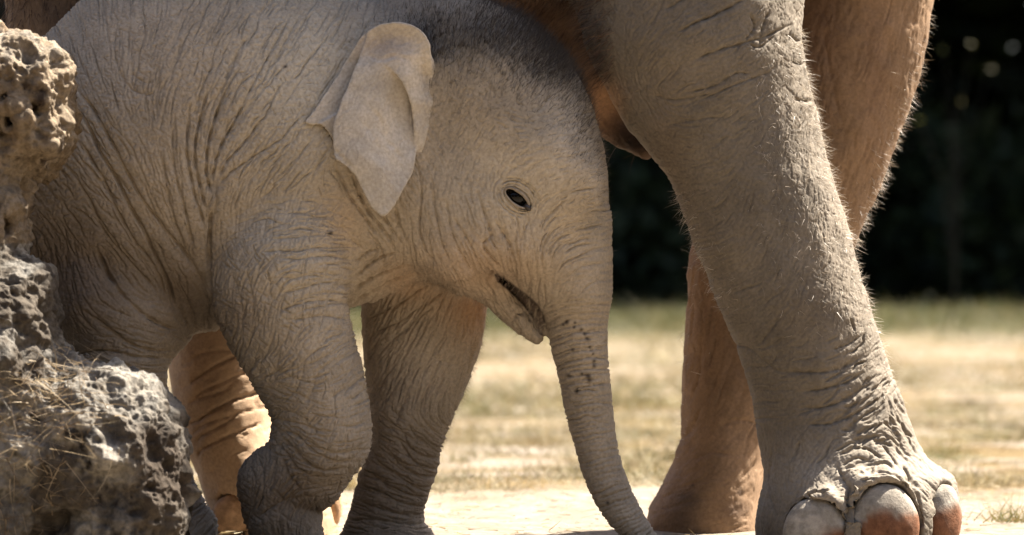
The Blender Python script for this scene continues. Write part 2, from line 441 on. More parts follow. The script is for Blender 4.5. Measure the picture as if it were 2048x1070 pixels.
# ------------------------------------------------------------------ the ground
def ground_mat():
    m, n, l, b = new_mat('dry_ground')
    tc = n.new('ShaderNodeTexCoord')
    def noise(s, d=6, r=0.6):
        q = n.new('ShaderNodeTexNoise'); q.inputs['Scale'].default_value = s; q.inputs['Detail'].default_value = d; q.inputs['Roughness'].default_value = r
        l.new(tc.outputs['Object'], q.inputs['Vector']); return q.outputs[0]
    def ramp(src, a, b_, lo=0.0, hi=1.0):
        r = n.new('ShaderNodeMapRange'); r.inputs[1].default_value = a; r.inputs[2].default_value = b_; r.inputs[3].default_value = lo; r.inputs[4].default_value = hi; l.new(src, r.inputs[0]); return r.outputs[0]
    def mix(f, a, b_):
        q = n.new('ShaderNodeMix'); q.data_type = 'RGBA'; l.new(f, q.inputs[0])
        for k, v in ((6, a), (7, b_)):
            if isinstance(v, tuple): q.inputs[k].default_value = (*v, 1)
            else: l.new(v, q.inputs[k])
        return q.outputs[2]
    sp = n.new('ShaderNodeSeparateXYZ'); l.new(tc.outputs['Object'], sp.inputs[0]); Y = sp.outputs[1]
    sand = mix(ramp(noise(9), 0.35, 0.65), (0.165, 0.135, 0.10), (0.25, 0.212, 0.17))
    sand = mix(ramp(noise(70, 4), 0.56, 0.7), sand, (0.09, 0.066, 0.042))
    straw = mix(ramp(noise(3.0), 0.35, 0.65), (0.085, 0.058, 0.026), (0.15, 0.106, 0.05))
    straw = mix(ramp(noise(0.7), 0.5, 0.65), straw, (0.058, 0.054, 0.02))
    mask = ramp(noise(1.6, 7, 0.7), 0.40, 0.54)                     # where bare sand lies between the grass
    # the trodden strip round the animals is bare; the field behind is grassy with sandy patches, then turns green by the wood
    n2 = n.new('ShaderNodeMath'); n2.operation = 'MULTIPLY_ADD'; l.new(noise(1.7), n2.inputs[0]); n2.inputs[1].default_value = 1.6; l.new(Y, n2.inputs[2])
    ng = n.new('ShaderNodeMath'); ng.operation = 'MULTIPLY'; ng.inputs[1].default_value = -2.6; l.new(n2.outputs[0], ng.inputs[0])  # unseen ground in front turned to darker straw to cut bounce light
    ab = n.new('ShaderNodeMath'); ab.operation = 'MAXIMUM'; l.new(n2.outputs[0], ab.inputs[0]); l.new(ng.outputs[0], ab.inputs[1]); near = ramp(ab.outputs[0], 2.6, 3.4)
    mm = n.new('ShaderNodeMath'); mm.operation = 'MULTIPLY'; l.new(mask, mm.inputs[0]); l.new(near, mm.inputs[1])
    colr = mix(mm.outputs[0], sand, straw)
    n3 = n.new('ShaderNodeMath'); n3.operation = 'MULTIPLY_ADD'; l.new(noise(0.3), n3.inputs[0]); n3.inputs[1].default_value = 14; l.new(Y, n3.inputs[2])
    colr = mix(ramp(n3.outputs[0], 30, 42), colr, (0.04, 0.045, 0.015))
    colr = mix(ramp(Y, 50, 56), colr, (0.03, 0.03, 0.015))
    l.new(colr, b.inputs['Base Color']); b.inputs['Roughness'].default_value = 0.95; b.inputs['Specular IOR Level'].default_value = 0.1
    bp = n.new('ShaderNodeBump'); bp.inputs['Strength'].default_value = 0.6; bp.inputs['Distance'].default_value = 0.02
    l.new(noise(45, 8, 0.75), bp.inputs['Height']); l.new(bp.outputs[0], b.inputs['Normal'])
    return m

def sheet(xs, ys):
    X, Y = np.meshgrid(xs, ys, indexing='ij'); n, m = X.shape
    p = np.stack([X.ravel(), Y.ravel(), np.zeros(n*m)], 1)
    dist = np.hypot(p[:, 0]-1, p[:, 1])
    p[:, 2] = (fbm(p, 0.5, 4)*0.012 + fbm(p+50, 0.09, 3)*0.004)*np.clip(6/np.maximum(dist, 6), 0.2, 1) - 0.006
    p[:, 2] += np.where(dist > 20, fbm(p, 9, 2)*0.05, 0)
    i = np.arange(n*m).reshape(n, m)
    return p, np.stack([i[:-1, :-1], i[1:, :-1], i[1:, 1:], i[:-1, 1:]], -1).reshape(-1, 4)
def graded(a, b, fine, lo, hi, step):
    mid = np.arange(a, b, fine); l_ = [a]; r_ = [mid[-1]]; s = fine
    while l_[-1] > lo: s *= step; l_.append(l_[-1]-s)
    s = fine
    while r_[-1] < hi: s *= step; r_.append(r_[-1]+s)
    return np.concatenate([np.array(l_[1:][::-1]), mid, np.array(r_[1:])])
V, Q = sheet(graded(-0.4, 2.6, 0.02, -300, 300, 1.25), graded(-1.0, 4.0, 0.025, -60, 400, 1.12))
tag(mesh_obj('ground', V, Q, ground_mat()), kind='structure')

def gz(x, y): return np.zeros_like(x) - 0.004

SEG = 1
# dry grass: tufts of straw-coloured blades behind the trodden strip
def blades(name, n, yr, xr, hgt, cols, label, wid=0.004, tuft=9, power=1.0, lean=0.55, mask=None, spread=.05):
    nt_ = n//tuft; y = yr[0] + (yr[1]-yr[0])*rng.random(nt_)**power; half = 0.16*(CD + y) + 0.5
    x = CX + (rng.random(nt_)*2-1)*half
    if xr: x = rng.uniform(xr[0], xr[1], nt_)
    if mask is not None:
        k = mask(np.stack([x, y, 0*x], 1)); x, y = x[k], y[k]
    nt_ = len(x); tc_ = np.array(cols)[rng.integers(0, len(cols), nt_)]*rng.uniform(.6, 1.35, nt_)[:, None]; th_ = np.repeat(rng.uniform(.35, 1.3, nt_), tuft)
    x = np.repeat(x, tuft); y = np.repeat(y, tuft); m = len(x); sp = spread*(.6 + 0.05*(CD+y))*np.repeat(rng.uniform(.5, 1.5, nt_), tuft)
    x = x + rng.normal(0, 1, m)*sp; y = y + rng.normal(0, 1, m)*sp
    d = np.stack([rng.normal(0, lean, m), rng.normal(0, lean, m), np.ones(m)*rng.uniform(0.25, 1.0, m)], 1)
    L = hgt*th_*rng.uniform(0.5, 1.2, m); b = np.stack([rng.normal(0, .3, m), rng.normal(0, .3, m), -rng.random(m)*0.5], 1)
    V, Q = strips(np.stack([x, y, np.zeros(m)-0.006], 1), d, L, wid*(0.6+0.1*(CD+y)/2)*rng.uniform(.6, 1.3, m), b, SEG)
    c = .52*np.repeat(tc_, tuft, 0)*rng.uniform(0.75, 1.25, m)[:, None]
    return tag(mesh_obj(name, V, Q, MATS['blade'], col=np.repeat(c, 2*(SEG+1), 0), smooth=False), label, 'grass', kind='stuff')
patch = lambda p: fbm(p, 0.7, 3) > 0.0
blades('dry_grass', 105000, (1.9, 10), None, 0.075, [(.42, .31, .14), (.55, .46, .27), (.30, .2, .085), (.13, .105, .042), (.17, .16, .05), (.62, .55, .38)], 'short dry straw coloured grass behind the trodden sandy strip', 0.0024, 40, 1.25, mask=patch, spread=.055)
blades('parched_field_grass', 52000, (8, 50), None, 0.16, [(.38, .27, .12), (.55, .47, .28), (.25, .19, .075), (.15, .145, .045), (.65, .58, .42)], 'blurred parched field grass between the elephants and the wood', 0.004, 36, 1.7, mask=lambda p: fbm(p*np.array([1, .4, 1]), 1.2, 3) > 0.05, spread=.10)
blades('green_grass', 42000, (27, 52), None, 0.26, [(.10, .115, .035), (.16, .15, .05), (.22, .18, .08)], 'taller green grass growing along the edge of the dark wood', 0.006, 10, 0.8, mask=lambda p: fbm(p, 4, 2) > -0.35)
# loose chaff on the sandy strip
m_ = 2600
pts = np.stack([rng.uniform(.1, 2.4, m_), rng.uniform(-0.25, 2.6, m_)**1.0, np.full(m_, 0.004)], 1)
V, Q = strips(pts, np.stack([rng.normal(0, 1, m_), rng.normal(0, 1, m_), rng.normal(0, .08, m_)], 1), rng.uniform(.008, .05, m_), rng.uniform(.0012, .003, m_), rng.normal(0, .1, (m_, 3))*[1, 1, .2], 2)
tag(mesh_obj('loose_straw', V, Q, MATS['blade'], col=np.repeat(np.array([(.4, .3, .15), (.2, .13, .07), (.5, .42, .28)])[rng.integers(0, 3, m_)], 6, 0), smooth=False), 'bits of loose straw and chaff scattered over the pale sandy ground', 'straw', kind='stuff')

for tx, ty, n_, lb in [(2030, 1040, 170, 'small tuft of dry grass on the sand beside the adult foot'), (1900, 905, 150, 'tuft of olive grass standing at the sand edge behind the adult foot'), (930, 925, 120, 'tuft of dry grass at the sand edge between calf foreleg and trunk')]:
    y0 = CZ*F/(ty-HY) - CD; c0 = P(tx, ty, y0); r0 = np.stack([rng.normal(0, .035, n_), rng.normal(0, .03, n_), np.full(n_, -.004)], 1)
    V, Q = strips(r0, np.stack([rng.normal(0, .6, n_), rng.normal(0, .6, n_), rng.uniform(.5, 1, n_)], 1), rng.uniform(.03, .085, n_), rng.uniform(.0014, .003, n_), rng.normal(0, .3, (n_, 3)) - [0, 0, .2], 2)
    o = mesh_obj('grass_tuft', V, Q, MATS['blade'], col=np.repeat(np.array([(.15, .125, .045), (.22, .165, .07), (.10, .10, .03)])[rng.integers(0, 3, n_)], 6, 0), smooth=False); o.location = (c0[0], y0, 0); tag(o, lb, 'grass tuft', 'grass tufts at the edge of the sand')

# ------------------------------------------------------------------ the wood behind
MATS['leaf'] = col_mat('leaf', 0.6, 0.25, trans=0.3)
MATS['bark'] = col_mat('bark', 0.9, 0.1, var=0.4, scale=20, bump=0.5)
def leaves(n, cen, rad, size, cols, fill=0.5):
    """Leaf faces spread through an ellipsoid with lumps and gaps."""
    u = rng.normal(size=(n, 3)); u /= np.linalg.norm(u, axis=1, keepdims=True); r = rng.random(n)**fill
    p = u*r[:, None]*np.array(rad); lump = fbm(p+np.array(cen), max(rad)*0.45, 2); p = p[lump > -0.35] + np.array(cen); n = len(p)
    a = rng.normal(size=(n, 3)); a /= np.linalg.norm(a, axis=1, keepdims=True); b = np.cross(a, rng.normal(size=(n, 3))); b /= np.linalg.norm(b, axis=1, keepdims=True)
    s = (size*rng.uniform(.5, 1.4, n))[:, None]
    V = np.stack([p - a*s, p - b*s*0.45, p + a*s, p + b*s*0.45], 1).reshape(-1, 3)
    c = np.array(cols)[rng.integers(0, len(cols), n)]*rng.uniform(.6, 1.3, n)[:, None]
    return V, np.arange(4*n).reshape(-1, 4), np.repeat(c, 4, 0)
def tube(pts, rads, ns=8):
    V, Fs = [], []; pts = np.array(pts, float); prev = None
    for i, (p, r) in enumerate(zip(pts, rads)):
        t = pts[min(i+1, len(pts)-1)] - pts[max(i-1, 0)]; t /= np.linalg.norm(t)
        a = np.cross(t, [0.3, 1, 0.1]); a /= np.linalg.norm(a); b = np.cross(t, a)
        for k in range(ns):
            g = 2*math.pi*k/ns; V.append(p + r*(math.cos(g)*a + math.sin(g)*b))
    for i in range(len(pts)-1):
        for k in range(ns): Fs.append((i*ns+k, i*ns+(k+1) % ns, (i+1)*ns+(k+1) % ns, (i+1)*ns+k))
    return np.array(V), np.array(Fs)
def merge(parts):
    Vs, Fs, o = [], [], 0
    for v, f in parts: Vs.append(v); Fs.append(f+o); o += len(v)
    return np.concatenate(Vs), np.concatenate(Fs)
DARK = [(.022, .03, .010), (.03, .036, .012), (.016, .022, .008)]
def tree(x, y, h, crown_z, rad, n, size, label, trunk_r=0.2):
    t = empty('forest_tree', (x, y, 0), label, 'tree', 'trees at the edge of the wood')
    k = [rng.normal(0, .12) for _ in range(4)]
    parts = [tube([(0, 0, -.2), (k[0]*.4, k[1]*.3, h*.25), (k[0], k[1], h*.5), (k[2], k[3], h*.85)], [trunk_r*1.25, trunk_r, trunk_r*.8, trunk_r*.3])]
    for q in range(6):
        g = q*1.05 + rng.random(); z0 = crown_z*(0.75+0.5*rng.random()); L = max(rad)*.6
        parts.append(tube([(k[0], k[1], z0), (L*.5*math.cos(g), L*.5*math.sin(g), z0+.8), (L*math.cos(g), L*math.sin(g), z0+1.8)], [trunk_r*.4, trunk_r*.25, .03], 6))
    V, Fq = merge(parts); mesh_obj('trunk', V, Fq, MATS['bark'], t, col=np.tile((.03, .024, .017), (len(V), 1)))
    V, Fq, c = leaves(n, (0, 0, crown_z + rad[2]*0.9), rad, size, DARK, 0.45)
    mesh_obj('crown', V, Fq, MATS['leaf'], t, col=c, smooth=False)
    return t
for i, (x, y, tr, lb) in enumerate([(-6.0, 54, .22, 'dark forest tree standing furthest from the adult elephant'), (-1.0, 57, .2, 'dark forest tree behind the calf'), (3.0, 55, .14, 'slim dark forest tree seen between the calf trunk and the adult legs'),
                                 (5.7, 54, .17, 'dark forest tree behind the adult elephant front legs'), (11.0, 56, .24, 'stout dark forest tree at the open end of the wood')]):
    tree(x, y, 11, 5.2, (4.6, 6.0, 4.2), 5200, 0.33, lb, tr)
# undergrowth: dark shrubs one behind another below the canopy
for i, (x, y, r, h, lb) in enumerate([(-4.5, 53, 2.2, 2.6, 'dark shrub hidden behind the calf'), (0.0, 54, 2.2, 3.0, 'dense dark shrub in the wood behind the calf head'), (2.9, 52.5, 1.5, 2.4, 'dark shrub seen between calf trunk and adult foreleg'),
                                   (5.6, 54, 1.8, 3.0, 'dark shrub in the wood behind the adult front legs'), (8.0, 53, 1.7, 2.7, 'low dark shrub at the wood edge beside the adult knee'), (10.6, 54.5, 2.3, 3.4, 'tall dark shrub at the far end of the wood edge')]):
    s = empty('dark_shrub', (x, y, 0), lb, 'shrub', 'shrubs under the trees')
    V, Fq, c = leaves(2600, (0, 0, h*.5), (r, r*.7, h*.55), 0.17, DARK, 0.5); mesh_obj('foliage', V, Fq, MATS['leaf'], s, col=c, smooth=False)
    V, Fq = merge([tube([(0, 0, -.1), (.3*math.cos(g), .3*math.sin(g), h*.4), (.8*math.cos(g), .8*math.sin(g), h*.8)], [.05, .035, .012], 6) for g in np.arange(0, 6, 1.3)])
    mesh_obj('stem', V, Fq, MATS['bark'], s, col=np.tile((.03, .024, .017), (len(V), 1)))
# the depth of the wood: one mass nobody could count
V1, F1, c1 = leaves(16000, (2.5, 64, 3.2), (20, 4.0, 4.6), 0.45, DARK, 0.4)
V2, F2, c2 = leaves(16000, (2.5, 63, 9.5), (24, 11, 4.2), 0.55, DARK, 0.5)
added_ring = [leaves(2600, (2 + 30*math.sin(a), -2 - 26*math.cos(a), 7.5), (8, 5, 8.5), .7, DARK, .5) for a in np.radians(np.arange(-100, 101, 25))]   # unseen foliage added round the camera side to block low sky
V, Fq = merge([(V1, F1), (V2, F2)] + [q[:2] for q in added_ring]); c2 = np.concatenate([c2] + [q[2] for q in added_ring])
tag(mesh_obj('woodland', V, Fq, MATS['leaf'], col=np.concatenate([c1, c2]), smooth=False), 'deep dark woodland mass closing the view behind the field, with an added unseen ring', 'woodland', kind='stuff')
# a sapling that reaches out into the sun: its few lit leaves are the soft yellow spots
s = empty('sapling', tuple(P(1905, HY+CZ*F/(CD+34), 34)), 'slender sapling with a few sunlit yellow green leaf sprays before the wood', 'sapling')
base = P(1905, HY+CZ*F/(CD+34), 34); tw = []
for px, py, k in [(1888, 95, 3), (1942, 88, 2), (1982, 135, 3), (1920, 205, 3), (1838, 240, 2)]:
    q = P(px, py, 34) - base; tw.append(tube([(0, 0, q[2]*.25), (q[0]*.3, 0, q[2]*.7), tuple(q)], [.008, .005, .003], 5))
    V, Fq, c = leaves(k*2, tuple(q), (.035, .05, .03), 0.036, [(.075, .075, .02), (.10, .085, .028)], .6); o = mesh_obj('leaf_spray', V, Fq, MATS['leaf'], s, col=c, smooth=False)
tw.append(tube([(0, 0, -.05), (.03, 0, .9), (0, 0, 2.0)], [.014, .01, .006], 6))
V, Fq = merge(tw); tag(mesh_obj('stem', V, Fq, MATS['bark'], s, col=np.tile((.008, .007, .005), (len(V), 1))))
print('setting', round(time.time()-T0, 1))
# ------------------------------------------------------------------ the rock in front
class Slab:
    """A traced profile with real depth, edges rounded."""
    def __init__(s, poly, y, th, r, k=.02):
        s.p = np.array([P(a, b, y)[[0, 2]] for a, b in poly]).astype(f32); s.y, s.th, s.r, s.k = y, th, r, k
    def d(s, X, Y, Z):
        X2, Z2 = np.broadcast_arrays(X + 0*Z, Z + 0*X); best = np.full(X2.shape, 9., f32); ins = np.zeros(X2.shape, bool); a = s.p[-1]
        for b in s.p:
            e = b-a; t_ = np.clip(((X2-a[0])*e[0] + (Z2-a[1])*e[1])/(e@e), 0, 1); best = np.minimum(best, (X2-a[0]-t_*e[0])**2 + (Z2-a[1]-t_*e[1])**2)
            ins ^= ((a[1] > Z2) != (b[1] > Z2)) & (X2 < (b[0]-a[0])*(Z2-a[1])/(b[1]-a[1]+1e-9) + a[0]); a = b
        p2 = np.sqrt(best)*np.where(ins, -1, 1); q = np.abs(Y - s.y) - s.th
        u, v = np.maximum(p2 + s.r, 0), np.maximum(q + s.r, 0)
        return np.sqrt(u*u + v*v) - s.r + np.minimum(np.maximum(p2 + s.r, q + s.r), 0)
upper = Slab([(-360,80),(-100,62),(0,70),(55,80),(100,98),(128,118),(138,160),(140,240),(128,300),(98,338),(58,352),(45,380),(40,700),(20,450),(0,480),(-360,480)], -.56, .16, .09)
lower = Slab([(-400,430),(0,440),(15,480),(35,515),(90,535),(103,570),(106,640),(116,695),(150,735),(240,762),(320,795),(350,828),(356,890),(342,950),(330,1010),(335,1100),(-400,1100)], -.60, .20, .12, k=.03)
ledge = Chain([(40, 900, -.72, .13), (200, 900, -.74, .12), (260, 960, -.72, .10), (250, 1060, -.72, .12)], 1.0, k=.08)
chunk = Chain([(-30, 760, -.78, .09), (20, 850, -.78, .07), (10, 1000, -.76, .10)], 1.0, k=.03)
knob = Ball(112, 150, -.63, (.026, .04, .036), 10, k=.02)
added_outcrop = Chain([(-700, 900, -.75, .34), (-430, 500, -.72, .32), (-520, 0, -.70, .30), (-560, -250, -.66, .22)], 1.1, k=.12)  # unseen mass added at the left to block sky light
rock = Shape({'rock': [upper, lower, ledge, chunk, knob, added_outcrop]}, [Ball(22, 240, -.71, (.014, .04, .016), 0, k=.01), Ball(12, 195, -.71, (.009, .03, .008), 0, k=.008), Ball(68, 215, -.72, (.013, .03, .017), 30, k=.01), Ball(60, 330, -.7, (.03, .04, .02), 10, k=.02), Ball(40, 225, -.73, (.03, .03, .008), 5, k=.01)])
RV, RQ = build(rock, (-.92, -1.2, -.03), (.42, -.30, 1.62), .0106, 2, None, 2.0, -.35); seams = list(SEAMS)
RN = vert_normals(RV, RQ); up = RV[:, 2] > .60
def ridged(p, s, n=4):
    r = 0; a = 1.0
    for k in range(n): r = r + a*(1 - 2*np.abs(vnoise(p + 3.3*k, s))); s *= .5; a *= .55
    return r
def pits(p, s, seed):
    """Rounded hollows scattered at a spacing of s."""
    q = p/s; i = np.floor(q); best = np.full(len(p), 9.0)
    for dx in (-1, 0, 1):
        for dy in (-1, 0, 1):
            for dz in (-1, 0, 1):
                c = i + (dx, dy, dz); h = np.sin(c @ np.array([127.1, 311.7, 74.7]) + seed)*43758.5453; h2 = np.sin(c @ np.array([269.5, 183.3, 246.1]) + seed)*43758.5453; h3 = np.sin(c @ np.array([113.5, 271.9, 124.6]) + seed)*43758.5453
                o = np.stack([h - np.floor(h), h2 - np.floor(h2), h3 - np.floor(h3)], 1); best = np.minimum(best, np.linalg.norm(q - c - o, axis=1))
    return best
pp = RV + np.stack([vnoise(RV, .03), vnoise(RV+9, .03), vnoise(RV+17, .03)], 1)*.008
c1, c2, c3 = pits(pp, .034, 1.0), pits(pp, .015, 5.0), pits(pp, .009, 8.0)
rough_r = fbm(RV, .11, 3)*.012 + ridged(RV, .045, 4)*.0055 + fbm(RV, .016, 3)*.006 - np.abs(vnoise(RV, .022))*.008 + ridged(RV*np.array([1, 1, .45])+4, .03, 3)*.004
c0 = pits(pp*np.array([1, 1, .55]), .062, 3.0)
some = np.clip(fbm(RV+3, .07, 2)*2, 0, 1)
fac = pits(pp+.7, .075, 9.0); rough_r = rough_r*.8 + np.clip(.62 - fac, -.2, .5)*.036
hol = -np.clip(.40 - c0, 0, 1)*.06 - np.clip(.42 - c1, 0, 1)*.034*some - np.clip(.45 - c2, 0, 1)*.014*some - np.clip(.45 - c3, 0, 1)*.008
topf = np.clip(RN[:, 2]*1.5 - .3, 0, 1)
RV = RV + RN*((rough_r + hol*np.where(up, 1.15, .9))*np.clip(1.1 - RN[:, 1]*2.5, .05, 1))[:, None]
RV = close_seams(RV, seams)
n1 = fbm(RV, .10, 4); n2 = fbm(RV+5, .03, 4); n3 = fbm(RV+11, .2, 3)
mixc = lambda a, b, t_: a*(1-t_[:, None]) + b*t_[:, None]
sat = lambda v: np.clip(v, 0, 1)
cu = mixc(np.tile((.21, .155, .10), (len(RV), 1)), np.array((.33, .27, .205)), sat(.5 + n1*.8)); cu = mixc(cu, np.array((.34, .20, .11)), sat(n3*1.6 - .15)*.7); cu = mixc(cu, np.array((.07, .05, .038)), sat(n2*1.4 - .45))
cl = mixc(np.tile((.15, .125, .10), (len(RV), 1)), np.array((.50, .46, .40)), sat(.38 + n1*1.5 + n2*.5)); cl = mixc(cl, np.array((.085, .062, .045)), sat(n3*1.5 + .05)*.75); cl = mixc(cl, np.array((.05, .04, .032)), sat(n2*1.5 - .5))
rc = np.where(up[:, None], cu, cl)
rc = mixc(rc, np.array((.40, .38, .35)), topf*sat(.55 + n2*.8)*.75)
rc = rc*np.where(up[:, None], np.array((.56, .53, .48)), np.array((.44, .43, .41)))  # lower rock darkened: its shade is put into the colour
rc = mixc(rc, np.array((.34, .20, .12)), np.exp(-((RV[:, 0]+.0)/.05)**2 - ((RV[:, 2]-.48)/.05)**2)*.7)
MATS['rock'] = col_mat('weathered_limestone', .92, .15, var=.5, scale=90, bump=.9)
tag(mesh_obj('rock', RV, RQ, MATS['rock'], col=rc), 'tall weathered pitted limestone rock beside the calf hindquarters, with an added unseen mass at the left', 'rock')
# dry needles and straw lying on its lower ledge
vis = np.nonzero((RN[:, 1] < .1) & (RV[:, 2] < .40) & (RV[:, 2] > -.01) & (RV[:, 0] > .0) & (RV[:, 0] < .33))[0]
den = np.exp(-((RV[vis, 0]-.14)/.10)**2 - ((RV[vis, 2]-.24)/.11)**2)*(.4 + sat(RN[vis, 2])) + .5*np.exp(-((RV[vis, 0]-.06)/.08)**2 - ((RV[vis, 2]-.06)/.07)**2); i = vis[rng.choice(len(vis), 700, p=den/den.sum())]; i = i.copy()
d = rng.normal(0, 1, (700, 3))*[1, .35, .75]; d -= RN[i]*((d*RN[i]).sum(1) - .12)[:, None]
V, Fq = strips(RV[i] + RN[i]*.008, d, rng.uniform(.02, .085, 700), rng.uniform(.0012, .0022, 700), rng.normal(0, .25, (700, 3)) + np.array([0, 0, -.15]), 4)
tag(mesh_obj('straw_litter', V, Fq, MATS['blade'], col=np.repeat(np.array([(.26, .19, .11), (.12, .08, .045), (.36, .28, .18)])[rng.integers(0, 3, 700)], 10, 0)), 'dry straw and needle litter lying on the ledge of the limestone rock', 'straw', kind='stuff')
print('rock', len(RV), round(time.time()-T0, 1))
# ------------------------------------------------------------------ the adult elephant
near_leg = Limb('z', 0.0, [(-420, 930, 1690, .22, .16), (-280, 960, 1680, .24, .12), (-140, 1060, 1640, .225, .06), (0, 1148, 1612, .205, .02), (80, 1166, 1606, .19), (172, 1206, 1621, .175), (242, 1246, 1638, .165), (313, 1302, 1655, .16), (363, 1337, 1669, .158), (429, 1366, 1688, .156), (479, 1383, 1703, .155),
    (530, 1404, 1716, .155), (600, 1432, 1736, .155), (660, 1458, 1755, .15), (720, 1482, 1775, .145), (790, 1503, 1800, .142), (860, 1515, 1826, .146, -.005), (910, 1523, 1850, .158, -.015), (950, 1527, 1880, .172, -.03), (990, 1521, 1898, .185, -.04), (1030, 1512, 1905, .195, -.045), (1065, 1512, 1903, .198, -.045), (1092, 1520, 1895, .195, -.045)], k=.05, cap=.02)
far_leg = Limb('z', 0.5, [(-420, 1500, 2010, .24, .42), (-200, 1560, 1930, .20, .45), (0, 1560, 1867, .17), (80, 1540, 1855, .165), (160, 1515, 1838, .16), (230, 1490, 1815, .155), (300, 1462, 1790, .15), (350, 1440, 1770, .147), (410, 1412, 1745, .143), (455, 1392, 1725, .14), (530, 1376, 1695, .14), (620, 1371, 1655, .135), (732, 1366, 1610, .13),
    (800, 1364, 1578, .13), (873, 1360, 1548, .135), (934, 1342, 1535, .15), (989, 1314, 1530, .165), (1024, 1296, 1530, .172), (1060, 1292, 1532, .175), (1095, 1296, 1530, .175)], k=.05)
hind_far = Limb('z', 0.60, [(-300, 250, 700, .25), (200, 300, 620, .19), (500, 325, 580, .16), (670, 342, 560, .15), (720, 339, 552, .148), (780, 345, 549, .146), (830, 356, 549, .146), (900, 374, 570, .15), (960, 398, 625, .165), (1000, 412, 660, .172), (1040, 420, 674, .178), (1080, 424, 676, .178), (1096, 428, 672, .176)], k=.05)
hind_near = Limb('z', 0.36, [(-400, -120, 420, .26), (-100, -20, 300, .2), (0, 10, 250, .16), (80, 14, 235, .15), (300, 30, 225, .14), (600, 60, 230, .13), (850, 70, 240, .13), (950, 60, 270, .15), (1050, 50, 300, .165), (1080, 50, 300, .165)], k=.05)
barrel = Limb('x', 0.42, [(-330, -950, -420, .30, .5), (-150, -1150, -200, .50, .5), (100, -1250, -90, .60, .48), (400, -1280, -40, .64, .46), (700, -1270, -20, .63, .42), (950, -1250, -5, .60, .38), (1100, -1220, 40, .56, .34), (1250, -1190, 40, .50, .32), (1450, -1150, -60, .44, .30), (1650, -1080, -230, .33, .28), (1780, -980, -420, .2, .28)], k=.12, cap=.1)
armpit = Chain([(1150, 20, .34, .14), (1240, 130, .33, .10), (1300, 240, .3, .04)], 1.2, k=.06)
teat = Chain([(1190, 215, .30, .045), (1250, 268, .27, .032), (1292, 300, .22, .02)], 1.0, k=.03)
toe = [(1636, 1045, .062, -.20), (1770, 1020, .066, -.185), (1872, 1020, .05, -.09)]
toes = [Chain([(px, py-45, y+.045, r*.8), (px, py+10, y+.03, r)], 1.0, k=.03) for px, py, r, y in toe]

def nail_ball(px, py, y, r, rot=0): return Ball(px, py, y, r, rot, k=.006)
NAILS = [(1636, 1076, -.215, (.069, .04, .080), 12), (1765, 1062, -.205, (.072, .042, .094), -6), (1876, 1056, -.115, (.044, .05, .086), -10)]
ridge = [Chain([(1590, 1040, -.205, .012), (1618, 1002, -.205, .014), (1655, 990, -.205, .014), (1690, 1010, -.205, .012)], 1.6, k=.02), Chain([(1702, 985, -.20, .014), (1735, 960, -.195, .018), (1775, 956, -.19, .018), (1812, 978, -.18, .016), (1836, 1020, -.16, .012)], 1.6, k=.02), Chain([(1838, 985, -.14, .013), (1862, 968, -.115, .015), (1890, 968, -.09, .014)], 1.6, k=.02)]
mother = Shape({'near': [near_leg] + toes + ridge, 'far': [far_leg], 'hind': [hind_far, hind_near], 'body': [barrel, armpit, teat]})
NAILS = [(px, py, (mother.surface_y(px, py-30) or y) + r[1]*.80, r, rot) for px, py, y, r, rot in NAILS]
HN = [(468, 1040, .43, (.050, .035, .055), 0), (664, 1010, .50, (.022, .04, .05), 0), (560, 1050, .42, (.045, .03, .05), 0)]
HN = [(px, py, (mother.surface_y(px, py, 0.2) or y) + r[1]*.6, r, rot) for px, py, y, r, rot in HN]
mother.cuts = [Ball(px, py, y, tuple(q+.0035 for q in r), rot, k=.006) for px, py, y, r, rot in NAILS + HN]
MV, MQ = build(mother, (-.4, -.36, -.03), (2.05, 1.2, 2.05), .0172, 3, lambda c: c[:, 1] < .12); seams = list(SEAMS)
print('mother base', len(MV), round(time.time()-T0, 1))
MR = {}
t = MR['near'] = Relief((1080, -60, 1950, 1115), -.14, [(1180,60,112),(1230,160,114),(1270,240,122),(1320,120,50),(1300,40,60),(1400,60,30),(1480,100,28),(1560,60,65),(1600,150,85),(1420,180,18),(1500,190,30),(1560,200,60),(1330,300,150),(1400,290,12),(1470,300,40),(1540,330,78),(1600,350,85),(1640,420,95),(1400,400,15),(1480,420,72),(1560,450,76),(1440,520,10),(1520,540,60),(1600,560,66),(1660,560,75),(1460,620,4),(1540,660,50),(1620,640,45),(1700,640,110),(1500,740,6),(1600,740,6),(1680,740,20),(1740,740,40),(1560,820,5),(1660,820,18),(1740,840,42),(1790,850,125),(1560,900,100),(1620,900,62),(1680,900,30),(1740,910,20),(1790,920,140),(1850,940,130),(1540,980,95),(1600,970,45),(1560,1040,95)], 41, 42)
t.gain = 1.6
t.creases(11000, (7, 20), (.9, 1.4), (.4, 1.3), wob=.2); t.creases(4600, (8, 20), (.8, 1.3), (.4, 1.2), off=72, wob=.18); t.creases(500, (25, 70), (1.2, 1.8), (.9, 2.0), wob=.12)
crk = lambda x, y: np.exp(-((x-1745)/70)**2 - ((y-850)/110)**2)
t.creases(2600, (20, 60), (1.8, 3.0), (2.5, 5.0), where=crk, wob=.14)
t.streaks(.3, 10)
